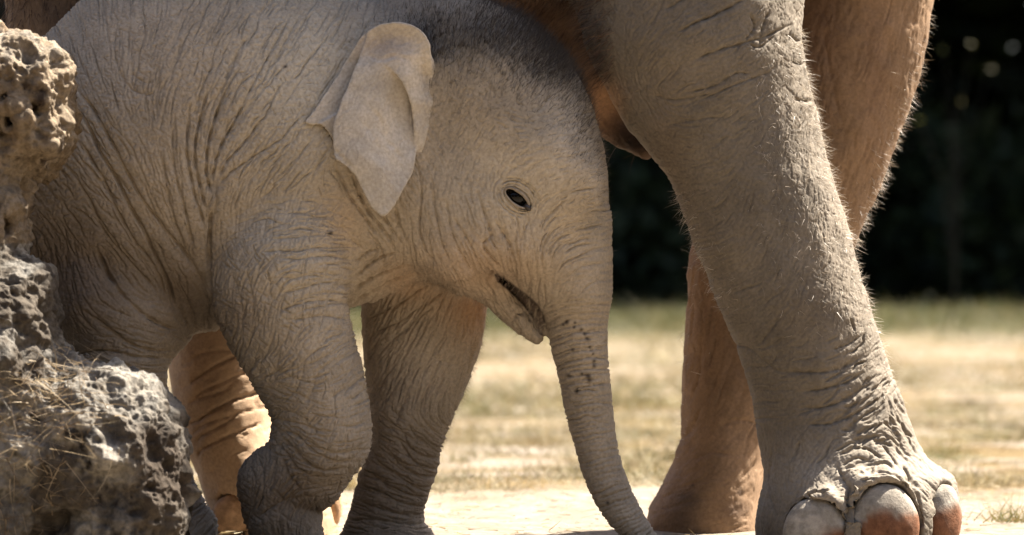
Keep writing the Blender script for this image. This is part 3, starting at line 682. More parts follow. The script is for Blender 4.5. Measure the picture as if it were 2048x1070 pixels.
for pts, wd, dp, wide in [([(1355,66),(1400,45),(1440,25),(1490,0)], 2.2, 5, 9), ([(1382,125),(1430,105),(1480,88),(1530,72),(1590,45)], 2, 4.5, 9), ([(1500,30),(1510,55),(1490,85)], 2, 4, 7), ([(1540,20),(1525,60),(1520,95)], 2, 4, 7), ([(1465,110),(1490,85),(1520,95),(1560,65)], 1.8, 4, 7), ([(1370,185),(1420,175),(1470,150),(1500,148)], 1.8, 3.4, 8), ([(1330,20),(1350,10),(1370,-5)], 1.8, 3, 7), ([(1395,200),(1440,185),(1500,160),(1550,140)], 1.6, 3, 7), ([(1300,190),(1360,200),(1430,185)], 1.6, 3, 8), ([(1330,250),(1400,240),(1460,235)], 1.4, 2.4, 7), ([(1590,195),(1610,200),(1632,197)], 1.8, 4, 7), ([(1588,70),(1600,78),(1612,74)], 2, 4, 7), ([(1585,120),(1605,125),(1618,120)], 1.6, 3, 6),
    ([(1420,690),(1500,700),(1560,745),(1640,742),(1700,728),(1740,705)], 1.5, 2.6, 8), ([(1565,743),(1620,745),(1670,738),(1715,720)], 2.2, 5, 9), ([(1605,783),(1650,776),(1690,765),(1730,745)], 2.2, 5, 9), ([(1605,815),(1640,815),(1680,805),(1720,785),(1750,765)], 2.2, 5, 9), ([(1610,850),(1660,845),(1700,832),(1745,805)], 2, 4.5, 8), ([(1680,800),(1720,780),(1760,750)], 2, 4, 8), ([(1665,700),(1700,688),(1725,672)], 1.8, 3.6, 8), ([(1560,700),(1540,730),(1500,735)], 1.4, 2.4, 6), ([(1690,860),(1720,840),(1760,815)], 2, 4, 7), ([(1780,840),(1800,870),(1815,905)], 2.2, 5, 9), ([(1795,830),(1820,875),(1845,915)], 2, 4.4, 8), ([(1700,880),(1740,875),(1775,900),(1800,940)], 2.2, 5, 9), ([(1690,900),(1730,895),(1765,915)], 2, 4.5, 8), ([(1680,930),(1710,915),(1750,920)], 2, 4, 8), ([(1690,960),(1688,990),(1697,1030)], 3.2, 8, 10), ([(1672,930),(1685,960),(1690,985)], 2.2, 5, 8), ([(1805,930),(1822,960),(1835,1000),(1838,1050)], 3.2, 9, 10), ([(1560,1060),(1580,1025),(1610,1000)], 2, 4, 7), ([(1545,900),(1540,960),(1550,1040)], 1.6, 3, 8), ([(1600,960),(1580,1000),(1560,1030)], 1.6, 3, 8), ([(1640,900),(1610,940),(1590,970)], 1.5, 2.6, 7), ([(1715,945),(1750,938),(1790,950),(1820,985)], 2, 4, 6), ([(1560,620),(1540,660),(1520,690)], 1.5, 2.6, 7)]: t.fold(pts, wd, dp, wide)
t = MR['far'] = Relief((1260, -60, 1900, 1115), .38, [(1700,60,70),(1800,60,78),(1720,250,78),(1760,350,72),(1430,560,85),(1440,660,80),(1400,760,80),(1470,800,62),(1430,860,40),(1400,930,30),(1480,900,75),(1420,1000,5)], 42, 60)
t.gain = 1.5; t.creases(3200, (14, 45), (1.2, 1.8), (.5, 1.5), wob=.14); t.creases(900, (8, 22), (1.2, 1.6), (.4, 1.2), off=70, wob=.2); t.creases(320, (50, 130), (1.5, 2.4), (1.2, 2.6), wob=.08); t.streaks(.25, 12)
for pts, wd, dp, wide in [([(1640,60),(1660,160),(1680,240)], 2, 3, 10), ([(1400,820),(1380,860),(1362,885)], 2, 3.4, 8), ([(1440,850),(1480,840),(1520,850)], 1.6, 2.6, 7), ([(1380,920),(1420,905),(1480,910)], 1.6, 2.4, 7)]: t.fold(pts, wd, dp, wide)
t = MR['hind'] = Relief((-60, -60, 720, 1115), .45, [(440,700,22),(440,800,20),(480,880,18),(100,30,60),(120,100,70),(500,960,10)], 43, 80)
t.gain = 1.5; t.creases(1500, (12, 40), (1.2, 1.8), (.5, 1.6), wob=.15)
for k, (a, b_) in enumerate([(722, 700), (760, 712), (798, 748), (806, 776), (846, 797), (866, 828), (880, 838), (908, 862)]):
    x1 = [548, 500, 545, 470, 548, 540, 480, 520][k]; t.fold([(350+k*3+t.rng.uniform(0, 30), a+6), (400, a-10+t.rng.uniform(-4, 4)), (450, (a+b_)/2-12), (min(500, x1-10), b_-6), (x1, b_-14)], t.rng.uniform(1.5, 2.2), [2, 4, 3, 2.5, 5, 2.5, 3, 4][k], t.rng.choice([4, 6]))
for x in (440, 458, 474, 490): t.fold([(x, 985), (x+2, 998), (x+1, 1008)], 1.5, 3, 5)
t.fold([(420, 1003), (450, 996), (480, 994), (512, 998)], 1.8, 4, 7)
t = MR['body'] = Relief((900, -80, 1340, 330), .30, [(1000,20,35),(1100,40,35),(1180,160,60),(1250,260,140)], 44, 60); t.gain = 1.5; t.creases(900, (15, 45), (1.3, 2.0), (.8, 2.2), wob=.15)
MW = weights(mother, MV, .02); MN = vert_normals(MV, MQ); disp = sum(MW[g]*MR[g].sample(MV) for g in MW)
MPX = 1024 + (MV[:, 0]-CX)*F/(CD+MV[:, 1]); MPY = HY - (MV[:, 2]-CZ)*F/(CD+MV[:, 1])
MV = close_seams(MV + MN*(disp + fbm(MV, .06, 3)*.003)[:, None], seams)
mc = np.tile((.142, .117, .088), (len(MV), 1))
def mspot(c, x, y, rx_, ry_, colr, a=1.0, reg=None):
    w_ = np.exp(-((MPX-x)/rx_)**2 - ((MPY-y)/ry_)**2)*a
    if reg: w_ = w_*sum(MW[r] for r in reg)
    return c*(1-w_[:, None]) + np.array(colr)*w_[:, None]
for g, colr in (('far', (.195, .122, .069)), ('hind', (.31, .21, .13)), ('body', (.13, .078, .048))): mc = mc*(1-MW[g][:, None]) + np.array(colr)*MW[g][:, None]  # reddish skin of the far parts, with warm bounce light painted in
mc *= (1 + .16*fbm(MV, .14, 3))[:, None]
mc = mspot(mc, 1202, 208, 34, 40, (.62, .36, .19), .95, ['body', 'near']); mc = mspot(mc, 1262, 284, 52, 36, (.04, .028, .02), .92, ['body']); mc = mspot(mc, 60, 30, 130, 90, (.13, .085, .055), .8, ['hind'])  # first spot paints a sunlit patch into the skin colour
mc = mspot(mc, 1330, 320, 50, 150, (.125, .092, .063), .6, ['near']); mc = mspot(mc, 1600, 640, 60, 60, (.115, .092, .068), .7, ['near']); mc = mspot(mc, 1640, 600, 40, 60, (.115, .092, .068), .6, ['near'])
mc = mspot(mc, 1430, 130, 110, 100, (.160, .128, .092), .6, ['near']); mc = mspot(mc, 1700, 960, 190, 70, (.27, .23, .18), .75, ['near'])
mc = mspot(mc, 1375, 1000, 28, 22, (.07, .05, .035), .85, ['far']); mc = mspot(mc, 1360, 1035, 30, 25, (.08, .055, .04), .7, ['far']); mc = mspot(mc, 1470, 1020, 30, 18, (.09, .06, .045), .6, ['far']); mc = mspot(mc, 1480, 985, 7, 6, (.05, .035, .03), .8, ['far']); mc = mspot(mc, 1385, 970, 4, 3, (.05, .035, .03), .9, ['far'])
mc = mspot(mc, 1420, 640, 40, 140, (.16, .098, .058), .6, ['far']); mc = mspot(mc, 1750, 140, 30, 160, (.19, .115, .07), .6, ['far']); mc = mspot(mc, 1640, 60, 50, 120, (.17, .10, .06), .7, ['far']); mc = mspot(mc, 1470, 860, 60, 110, (.255, .168, .105), .6, ['far'])
adult = empty('adult_elephant', tuple(P(1000, 1090, .3)), 'adult elephant whose wrinkled legs and belly rise behind and beside the calf', 'elephant')
MATS['adult_skin'] = skin_mat('adult_skin', .005, .4, .82, .16)
under(mesh_obj('body', MV, MQ, MATS['adult_skin'], col=mc), adult)
MATS['nail'] = col_mat('toenail_horn', .85, .12, var=.35, scale=70, bump=.6)
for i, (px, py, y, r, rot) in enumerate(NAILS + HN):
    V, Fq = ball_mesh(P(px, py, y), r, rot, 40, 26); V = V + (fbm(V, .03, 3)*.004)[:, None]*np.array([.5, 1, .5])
    V[:, 2] = np.maximum(V[:, 2], .001)
    q = HY - (V[:, 2]-CZ)*F/(CD+V[:, 1]); qx = 1024 + (V[:, 0]-CX)*F/(CD+V[:, 1])
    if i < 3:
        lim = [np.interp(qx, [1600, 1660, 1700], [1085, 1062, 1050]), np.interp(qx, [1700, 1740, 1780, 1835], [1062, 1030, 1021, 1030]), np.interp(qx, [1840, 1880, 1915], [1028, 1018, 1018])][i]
        w_ = 1/(1+np.exp(-(q - lim + 14*fbm(V, .025, 4))/3.0)); top, low = np.array((.25, .22, .18)), np.array((.15, .068, .036))  # low: shade and red bounce under the nail, painted as colour
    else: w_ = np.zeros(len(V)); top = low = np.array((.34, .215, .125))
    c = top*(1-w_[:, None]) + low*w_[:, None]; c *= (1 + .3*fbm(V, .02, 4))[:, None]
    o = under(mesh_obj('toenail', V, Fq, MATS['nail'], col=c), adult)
# bristles
fr = np.clip(1-np.abs(MN[:, 1])*1.15, 0, 1)
g3 = lambda x, y, rx_, ry_: np.exp(-((MPX-x)/rx_)**2 - ((MPY-y)/ry_)**2)
dust = [(.42, .36, .29), (.5, .44, .36), (.3, .24, .18)]
hair('leg_bristles', MV, MN, MW['near']*fr*(MN[:, 0] > .1)*(MPY > 60)*(MPY < 900)*(g3(1625, 250, 90, 260) + .7*g3(1740, 640, 60, 220)) + 1e-12, 1300, (.006, .026), (.0006, .0012), (.25, 0, -.2, .7), dust, adult, MATS['hair'], .55)
hair('front_fuzz', MV, MN, MW['near']*(g3(1585, 260, 60, 220) + g3(1660, 540, 50, 120))*(MPY > 60) + 1e-12, 1500, (.006, .022), (.0006, .0011), (.1, -.2, -.5, .4), dust, adult, MATS['hair'], .6)
hair('rear_bristles', MV, MN, MW['near']*fr*(MN[:, 0] < -.2)*(MPY > 380)*(MPY < 620) + .8*MW['far']*fr*(MN[:, 0] < -.2)*(MPY > 480)*(MPY < 950) + 1e-12, 420, (.006, .026), (.0006, .0012), (-.3, 0, -.1, .7), dust, adult, MATS['hair'], .55)
hair('far_leg_bristles', MV, MN, MW['far']*fr*(MN[:, 0] > .2)*np.clip((MPY+50)/400, .1, 1)*(MPY < 640) + 1e-12, 620, (.006, .026), (.0006, .0011), (.35, 0, -.35, .7), dust + [(.2, .14, .09)], adult, MATS['hair'], .5)
hair('belly_hair', MV, MN, (MW['body'] + .4*MW['near']*(MPX < 1230)*(MPY < 160))*(MPY > -60)*np.clip((190-MPY)/30, .06, 1)*(MPX > 930) + 1e-12, 3200, (.015, .045), (.0008, .0014), (-.5, -.2, -.5, .5), [(.10, .055, .03), (.20, .12, .07), (.06, .035, .022)], adult, MATS['hair'], .25)
hair('thigh_hair', MV, MN, MW['hind']*(MPX < 180)*(MPY < 140)*(MPY > -60) + 1e-12, 1300, (.015, .04), (.0008, .0014), (.2, -.2, -.8, .4), [(.12, .07, .04), (.22, .14, .085), (.05, .03, .02)], adult, MATS['hair'], .25)
print('adult', len(MV), round(time.time()-T0, 1))
# ------------------------------------------------------------------ the calf
YC = -0.06
torso = Limb('x', YC, [(-60, 330, 560, .09), (-25, 230, 610, .15), (20, 152, 650, .19), (75, 86, 680, .225), (120, 40, 690, .245), (165, -4, 695, .26), (240, -55, 690, .275), (300, -75, 680, .28), (350, -85, 672, .28), (400, -85, 668, .275), (450, -80, 662, .268), (520, -70, 650, .258), (600, -55, 636, .245), (700, -40, 606, .22), (800, -25, 560, .19), (900, 0, 500, .15), (960, 40, 440, .1)], k=.05, cap=.04)
neck = Chain([(640, 330, YC-.03, .20), (760, 330, YC-.02, .185), (880, 320, YC, .17)], 1.0, k=.07)
chest = Chain([(640, 450, YC, .15), (720, 470, YC, .125), (860, 470, YC+.05, .07)], 1.1, k=.05)
head = Limb('z', YC, [(-90, 800, 850, .05), (-60, 790, 895, .09), (-20, 775, 950, .125), (0, 770, 977, .14), (30, 768, 1038, .158), (80, 770, 1098, .176), (125, 772, 1138, .186), (165, 775, 1164, .192), (200, 778, 1181, .195), (250, 785, 1197, .197), (300, 795, 1209, .198), (350, 802, 1216, .197), (420, 806, 1219, .192), (470, 815, 1218, .183), (515, 850, 1217, .168), (545, 955, 1217, .14), (566, 1008, 1217, .122), (590, 1042, 1216, .105), (612, 1064, 1214, .09)], k=.05, cap=.03)
brow = Ball(1075, 300, YC-.135, (.11, .05, .05), -38, k=.08)
cheek = Ball(905, 430, YC-.15, (.085, .05, .13), 8, k=.07)
crown = Ball(900, 150, YC-.13, (.12, .06, .1), -20, k=.08)
trunk = Limb('z', YC, [(430, 1015, 1212, .10), (500, 1030, 1216, .105), (560, 1028, 1217, .104), (600, 1057, 1217, .092), (640, 1084, 1217, .078), (690, 1099, 1217, .068), (740, 1112, 1220, .061), (790, 1122, 1223, .056), (850, 1136, 1230, .052), (900, 1149, 1238, .049, YC-.005), (950, 1166, 1253, .046, YC-.01), (1000, 1187, 1274, .044, YC-.015), (1040, 1211, 1297, .042, YC-.02), (1075, 1243, 1320, .039, YC-.02), (1092, 1262, 1334, .036, YC-.02)], k=.035)
jaw = Chain([(880, 500, YC, .062), (935, 543, YC, .051), (985, 576, YC, .036)], 1.9, k=.03)
lip = Chain([(975, 570, YC, .036), (998, 593, YC, .033), (1024, 623, YC, .027), (1050, 653, YC, .0225), (1073, 672, YC, .0165)], 1.6, k=.005)
palate = Chain([(1000, 560, YC, .014), (1045, 600, YC, .012), (1068, 628, YC, .012), (1084, 655, YC, .009)], 2.0, k=.01)
near_fore = Limb('z', -.20, [(300, 500, 690, .06, -.17), (360, 455, 715, .10, -.17), (420, 428, 722, .125, -.18), (470, 418, 716, .135, -.19), (520, 414, 706, .14), (600, 415, 698, .138), (660, 440, 708, .13), (720, 471, 722, .122), (780, 508, 735, .115), (840, 541, 744, .108), (880, 552, 742, .102), (915, 556, 728, .095), (950, 560, 704, .088)], k=.022)
near_foot = Chain([(640, 880, -.20, .096), (610, 940, -.19, .088), (557, 972, -.18, .084), (566, 1030, -.18, .078), (585, 1085, -.18, .066)], 1.0, k=.022)
far_fore = Limb('z', .10, [(480, 740, 930, .10), (540, 722, 962, .118), (600, 720, 976, .122), (660, 722, 970, .12), (730, 726, 950, .112), (790, 731, 929, .105), (840, 734, 907, .098), (900, 730, 886, .088), (940, 716, 879, .083), (990, 705, 861, .08), (1040, 690, 853, .082), (1065, 678, 868, .09), (1092, 672, 878, .096)], k=.035)
hind_n = Limb('z', -.15, [(480, 20, 300, .10), (560, 60, 335, .125), (620, 95, 346, .13), (700, 122, 340, .12), (760, 150, 337, .112), (800, 170, 340, .105), (860, 205, 362, .098), (930, 235, 378, .095), (985, 252, 402, .098), (1040, 255, 434, .102), (1092, 258, 432, .1)], k=.045)
hind_f = Limb('z', .07, [(480, -10, 250, .10), (620, 40, 300, .12), (800, 110, 270, .10), (930, 150, 290, .095), (1040, 150, 320, .1), (1092, 150, 320, .1)], k=.04)
flank = Chain([(180, 600, -.22, .075), (270, 640, -.20, .055), (340, 668, -.14, .035)], 1.0, k=.05)
eye_cut = Ball(1034, 396, 0, (.028, .03, .013), -38, k=.008)
calf = Shape({'torso': [torso, neck, chest, flank], 'head': [head, brow, cheek, crown], 'trunk': [trunk], 'near': [near_fore, near_foot], 'far': [far_fore], 'hind': [hind_n, hind_f], 'jaw': [palate, jaw, lip]}, [])
EYE_Y = calf.surface_y(1034, 396)
eye_cut.c = P(1034, 396, EYE_Y+.006).astype(f32)
mouth = Slab([(992,551),(1012,563),(1034,580),(1060,600),(1075,614),(1086,636),(1092,662),(1090,672),(1083,662),(1074,644),(1061,624),(1042,602),(1018,579),(998,562)], YC-.235, .222, .003, k=.006)
calf.cuts = [eye_cut, mouth]
def seen(c):
    x = 1024 + (c[:, 0]-CX)*F/(CD+c[:, 1]); y = HY - (c[:, 2]-CZ)*F/(CD+c[:, 1])
    return ~(((x < 300) & (y > 830)) | ((x < 70) & (y > 560)) | ((x < 110) & (y > 130) & (y < 300)) | (y < -25) | (y > 1085) | (x < -10) | (c[:, 1] > .12))
KV, KQ = build(calf, (-.12, -.42, -.02), (1.42, .30, 1.16), .0079, 2, seen); seams = list(SEAMS)

print('calf base', len(KV), round(time.time()-T0, 1))
R = {}
# torso: creases fan out of the armpit and sweep over shoulder, ribs and flank
t = R['torso'] = Relief((-40, -40, 960, 720), -.29, [(130,130,115),(180,200,110),(230,100,95),(250,40,95),(250,200,118),(150,280,130),(120,380,130),(200,300,128),(220,400,130),(280,330,120),(300,420,118),(250,500,125),(330,500,115),(300,580,122),(380,560,105),(340,380,103),(350,280,92),(330,190,72),(290,130,60),(380,200,82),(390,320,90),(400,450,88),(420,600,95),
    (400,120,68),(450,60,65),(450,180,68),(480,250,62),(500,120,62),(550,60,58),(550,180,60),(520,300,55),(470,340,65),(440,420,80),(600,250,55),(560,330,35),(620,330,60),(620,100,58),(680,60,65),(760,20,80),(840,20,85),(700,380,120),(740,450,125),(780,480,120),(660,430,130),(760,540,35),(710,580,40),(150,560,95),(120,620,95),(220,640,150),(280,670,155),(200,580,140)], 21, 45)
rough_t = lambda x, y: np.clip(1.15 - ((x-640)/170)**2*0 - 0.75*np.exp(-((x-650)**2+(y-150)**2)/(2*110**2)), .12, 1)
t.gain = 2.3
t.creases(6500, (8, 20), (.8, 1.3), (.5, 1.5), where=rough_t, wob=.2)
t.creases(6500, (8, 20), (.8, 1.3), (.5, 1.4), off=60, where=rough_t, wob=.2)
t.creases(4500, (8, 18), (.8, 1.3), (.4, 1.3), off=-55, where=rough_t, wob=.2)
t.gain = 2.2
t.creases(1150, (30, 110), (1.1, 1.6), (1.2, 2.9), where=rough_t, wob=.09)
t.gain = 3.1
t.streaks(.15, 6)
for pts, wd, dp, wide in [
    ([(142,205),(175,248),(200,300),(235,360),(262,420),(290,470),(312,520),(340,590),(352,640)], 3.0, 5.5, 20),
    ([(140,165),(185,215),(215,262),(250,330),(285,395),(330,455),(372,510),(400,560)], 2.4, 4.5, 14),
    ([(150,270),(185,320),(215,370),(240,425),(270,480),(310,540),(330,590),(345,630)], 2.2, 4, 13),
    ([(195,505),(215,545),(245,590),(280,625),(320,650),(352,662)], 3.6, 8, 26),
    ([(150,350),(180,400),(200,450),(225,490),(270,540),(310,585),(335,625)], 1.6, 3, 7),
    ([(382,215),(378,290),(384,350),(398,410),(412,470)], 2.2, 4.5, 14),
    ([(418,180),(402,250),(396,310),(402,370),(416,430)], 2.4, 5.5, 15),
    ([(455,175),(432,240),(418,300),(416,350),(424,395)], 2.4, 6, 16),
    ([(492,205),(462,260),(440,300),(430,345),(428,390)], 2.2, 5, 15),
    ([(525,240),(490,285),(455,325),(435,370)], 1.8, 3.5, 8),
    ([(545,290),(500,320),(460,350),(432,385)], 1.6, 3, 7),
    ([(352,230),(350,300),(360,370),(378,440),(392,520)], 1.6, 3.2, 7),
    ([(330,300),(335,360),(350,430),(375,500),(395,560),(410,610)], 1.6, 3.2, 8),
    ([(426,420),(420,480),(412,540),(414,600),(428,655)], 3.6, 8, 26),
    ([(366,600),(380,640),(386,668)], 1.6, 3, 5), ([(398,590),(404,630),(406,668)], 1.6, 3, 5), ([(418,610),(424,640),(426,668)], 1.6, 3, 5), ([(350,610),(366,645),(372,668)], 1.6, 3, 5),
    ([(430,120),(405,180),(388,240)], 1.4, 2.6, 6), ([(500,60),(470,120),(445,180),(430,230)], 1.3, 2.4, 6), ([(560,60),(530,120),(500,180),(470,240)], 1.2, 2.2, 5), ([(600,20),(570,80),(548,130)], 1.2, 2, 5),
    ([(640,400),(680,450),(705,480),(722,498)], 2.0, 4.5, 9), ([(672,330),(700,390),(730,440),(752,470)], 2.4, 4.5, 12), ([(705,350),(735,420),(770,470),(788,505)], 2.8, 5.5, 15), ([(738,400),(765,440),(790,480),(815,500)], 2.6, 6, 10), ([(790,420),(800,460),(812,490),(822,505)], 3.2, 7, 16),
    ([(700,590),(740,565),(790,545),(830,532)], 2.6, 6, 10), ([(705,560),(735,535),(770,515),(800,505)], 2.2, 5, 9), ([(700,610),(750,585),(800,562),(850,545)], 2.6, 6, 10), ([(710,530),(730,510),(760,500)], 2, 4, 8), ([(745,480),(762,505),(765,535)], 1.8, 3.5, 7), ([(790,490),(805,515),(800,540)], 1.8, 3.5, 7),
    ([(250,60),(262,110),(268,150),(300,170)], 1.2, 1.8, 8), ([(230,30),(226,90),(240,140),(262,175),(300,190),(330,170)], 1.2, 2, 8)]:
    t.fold(pts, wd, dp, wide)
# hind leg and flank
t = R['hind'] = Relief((-60, 440, 460, 1100), -.25, [(100,560,95),(150,600,95),(220,620,150),(290,660,160),(200,690,172),(280,740,176),(250,820,5),(330,860,8),(330,940,15),(380,1000,25),(400,1050,60)], 22, 60)
t.creases(3600, (10, 26), (.8, 1.4), (.5, 1.5), wob=.2); t.creases(2200, (8, 20), (.8, 1.3), (.4, 1.2), off=75, wob=.2); t.creases(360, (30, 90), (1.2, 1.9), (1.4, 3.0), wob=.1)
for pts, wd, dp, wide in [([(150,610),(200,640),(250,680),(300,700),(340,702)], 2.4, 5, 10), ([(160,590),(220,615),(265,635)], 1.8, 3.5, 8), ([(130,720),(200,700),(270,712),(338,718)], 2, 4, 9), ([(150,700),(156,720),(150,745)], 2, 4, 8), ([(210,735),(270,745),(338,745)], 1.5, 3, 6), ([(240,770),(290,772),(338,770)], 1.5, 2.5, 6), ([(340,900),(370,895),(385,900)], 1.5, 3, 5), ([(335,930),(365,928),(395,940)], 1.5, 3, 5)]: t.fold(pts, wd, dp, wide)
# head
t = R['head'] = Relief((740, -120, 1240, 720), -.24, [(830,450,95),(870,430,93),(900,380,92),(900,480,100),(940,520,112),(980,500,118),(960,440,112),(920,560,125),(990,560,130),(1000,450,115),(1040,470,100),(1050,520,100),(1090,560,80),(1080,470,60),(1130,450,22),(1180,420,10),(1140,520,18),(1190,500,4),(1180,350,8),(1120,380,35),(1100,300,20),(1180,260,15),(900,280,55),(870,230,60),(960,300,60),(1000,240,150),(900,120,75),(1000,120,70),(1080,150,60),(950,40,80),(850,60,95),(850,170,100)], 23, 50)
wr_h = lambda x, y: np.clip(.28 + 1.0/(1+np.exp(-(y-430)/32.0)) + .5*np.exp(-((x-1190)**2)/(2*40.0**2))*(y > 220), 0, 1)
t.creases(6500, (10, 28), (.8, 1.3), (.4, 1.3), where=wr_h, wob=.16); t.creases(2600, (8, 18), (.8, 1.2), (.3, .9), off=70, where=wr_h, wob=.2)
t.creases(420, (40, 110), (1.1, 1.7), (1.2, 2.8), where=lambda x, y: wr_h(x, y)*(y > 380), wob=.08)
t.streaks(.16, 8)
for pts, wd, dp, wide in [([(838,330),(842,400),(838,460),(850,500),(872,530)], 1.8, 4, 8), ([(862,350),(868,420),(880,480),(900,530)], 1.5, 3, 7), ([(893,400),(905,460),(925,510),(945,545)], 1.5, 3, 7), ([(905,430),(935,480),(952,520),(975,560)], 1.4, 2.8, 6), ([(955,380),(975,440),(985,470),(968,490),(990,530)], 1.6, 3.4, 7), ([(990,440),(1010,470),(1024,500),(1030,530),(1032,560)], 1.6, 3.4, 7), ([(1000,450),(1018,490),(1022,530),(1030,565)], 1.4, 3, 6), ([(965,490),(985,520),(1000,535)], 2, 4.5, 8), ([(930,470),(950,510),(975,545),(985,575)], 1.4, 2.6, 6), ([(985,540),(978,560),(985,590),(990,606)], 1.6, 3.5, 6), ([(1045,460),(1040,500),(1035,540)], 1.2, 2.2, 5), ([(1060,440),(1048,470),(1042,490)], 1.2, 2.2, 5), ([(1052,520),(1060,560),(1052,590)], 1.2, 2.2, 5),
    ([(870,560),(900,575),(940,592),(985,608)], 1.5, 2.5, 6), ([(1136,150),(1138,200),(1137,260),(1142,300)], 1.2, .8, 6),
    ([(984,540),(975,528),(965,505)], 2, 3, 6), ([(1030,640),(1036,632),(1048,626)], 1.6, 3.5, 5), ([(1020,650),(1036,632)], 1.3, 2.5, 4)]: t.fold(pts, wd, dp, wide)
ex, ey = 1034, 397                                                   # rings of lid skin round the eye
for rx_, ry_, dp_, a0, a1 in [(30, 17, 2.6, 0, 360), (35, 24, 2.2, 10, 210), (41, 31, 3.0, 0, 190), (46, 36, 2.2, 20, 170), (38, 25, 3.2, 190, 340), (45, 31, 2.2, 185, 320), (52, 40, 1.8, 150, 235), (52, 38, 1.6, 10, 80)]:
    g = np.radians(np.linspace(a0, a1, 26)); u, v = rx_*np.cos(g), ry_*np.sin(g); c_, s_ = math.cos(math.radians(-38)), math.sin(math.radians(-38))
    t.fold([(ex + u[k]*c_ - v[k]*s_, ey - (u[k]*s_ + v[k]*c_)) for k in range(26)], 1.3, dp_, 0, closed=(a1-a0 == 360), jit=.3)
R['jaw'] = t
# trunk: rings all the way down
t = R['trunk'] = Relief((990, 400, 1360, 1110), -.12, [(1150,450,14),(1150,520,10),(1100,600,32),(1180,600,172),(1130,660,18),(1190,680,176),(1160,760,6),(1170,850,8),(1190,920,16),(1220,990,28),(1270,1060,40)], 24, 40)
for k in range(70):
    u = k/69.0; py = 470 + 615*u**.92; L = np.interp(py, [430,560,640,690,790,850,950,1000,1040,1092], [1050,1060,1084,1099,1122,1136,1166,1187,1211,1262]); Rr = np.interp(py, [430,560,690,790,850,950,1000,1040,1092], [1212,1217,1217,1223,1230,1253,1274,1297,1334])
    tilt = np.interp(py, [450,600,800,900,1000,1090], [6,6,3,10,26,44]); sag = np.interp(py, [450,640,800,1090], [16,18,7,4]); ph = t.rng.uniform(-3, 3)
    a0, a1 = (t.rng.uniform(-.12, .25), t.rng.uniform(.75, 1.15)) if py > 600 else (t.rng.uniform(.2, .5), t.rng.uniform(.85, 1.1))
    xs = np.linspace(a0, a1, 7); lp = [(L + (Rr-L)*q, py + ph + tilt*(.5-q) + sag*(2*q-1.15)**2*(q < .58) + t.rng.normal(0, 1.2)) for q in xs]
    t.fold(lp, t.rng.uniform(1.2, 1.9), t.rng.uniform(1.3, 3.0)*(1 if py < 850 else .7), t.rng.choice([0, 3, 4]), jit=.6)
t.creases(2600, (10, 30), (.8, 1.2), (.4, 1.1), wob=.15); t.creases(700, (6, 14), (.8, 1.1), (.3, .8), off=85, wob=.2)
# near foreleg
t = R['near'] = Relief((380, 320, 780, 1110), -.32, [(450,400,28),(440,470,25),(500,420,12),(600,420,4),(680,420,165),(700,470,160),(450,560,80),(480,620,88),(430,600,75),(520,560,60),(600,520,4),(660,560,4),(650,640,6),(560,680,95),(500,700,65),(560,740,25),(620,740,45),(560,800,150),(620,800,150),(690,780,40),(700,860,15),(590,860,150),(640,890,168),(690,910,20),(620,930,160),(580,940,120),(520,930,70),(500,980,80),(560,1000,35),(620,980,25),(560,1050,100)], 25, 42)
t.creases(4800, (9, 24), (.8, 1.3), (.5, 1.4), wob=.15); t.creases(3600, (9, 24), (.8, 1.3), (.5, 1.4), off=68, wob=.15)
t.creases(620, (30, 80), (1.1, 1.7), (1.2, 2.8), wob=.1); t.creases(420, (25, 60), (1.1, 1.6), (1.0, 2.4), off=72, wob=.1)
t.streaks(.15, 6)
for pts, wd, dp, wide in [([(520,503),(560,500),(600,503),(640,494),(700,495),(725,498)], 1.6, 3.2, 7), ([(545,516),(610,515),(660,512),(712,520)], 1.5, 3, 7), ([(550,556),(600,555),(640,545),(680,550)], 1.4, 2.6, 6), ([(555,588),(600,577),(650,564),(700,566)], 1.6, 3.4, 8), ([(560,620),(605,606),(655,601),(700,606)], 1.6, 3.4, 8), ([(570,642),(620,634),(650,632),(705,640)], 1.6, 3.4, 8), ([(535,540),(541,570),(542,605)], 1.4, 3, 6), ([(492,545),(505,590),(503,630)], 1.4, 2.6, 6), ([(460,550),(475,590),(482,630)], 1.4, 2.4, 6), ([(570,690),(576,665),(580,650)], 1.2, 2, 5), ([(640,690),(655,665),(668,650)], 1.2, 2, 5), ([(530,735),(600,760),(640,770)], 1.4, 2.6, 6), ([(660,800),(690,780),(718,765)], 1.5, 2.8, 6),
    ([(552,862),(590,872),(630,905),(690,925),(735,895)], 1.8, 3.6, 8), ([(550,850),(600,875),(650,900),(700,905),(740,880)], 1.6, 3, 7), ([(548,872),(580,895),(610,925),(650,945),(700,940)], 2.2, 5, 9), ([(546,884),(565,905),(590,935),(620,955),(670,960)], 2.0, 4.4, 8), ([(545,840),(600,850),(640,870)], 1.6, 3, 6), ([(530,820),(580,825),(620,845)], 1.4, 2.6, 6), ([(560,920),(575,955),(600,985)], 1.8, 3.6, 7), ([(510,1040),(545,1015),(590,1000),(640,1000)], 1.6, 3, 7), ([(490,930),(505,960),(500,1000)], 1.3, 2.4, 6), ([(510,915),(522,950),(520,990)], 1.3, 2.4, 6),
    ([(560,700),(553,730),(545,760)], 1.4, 2.6, 6), ([(610,720),(600,760),(585,790)], 1.4, 2.6, 6), ([(640,740),(625,780),(612,810)], 1.4, 2.6, 6), ([(520,700),(520,730),(512,755)], 1.4, 2.4, 6)]: t.fold(pts, wd, dp, wide)
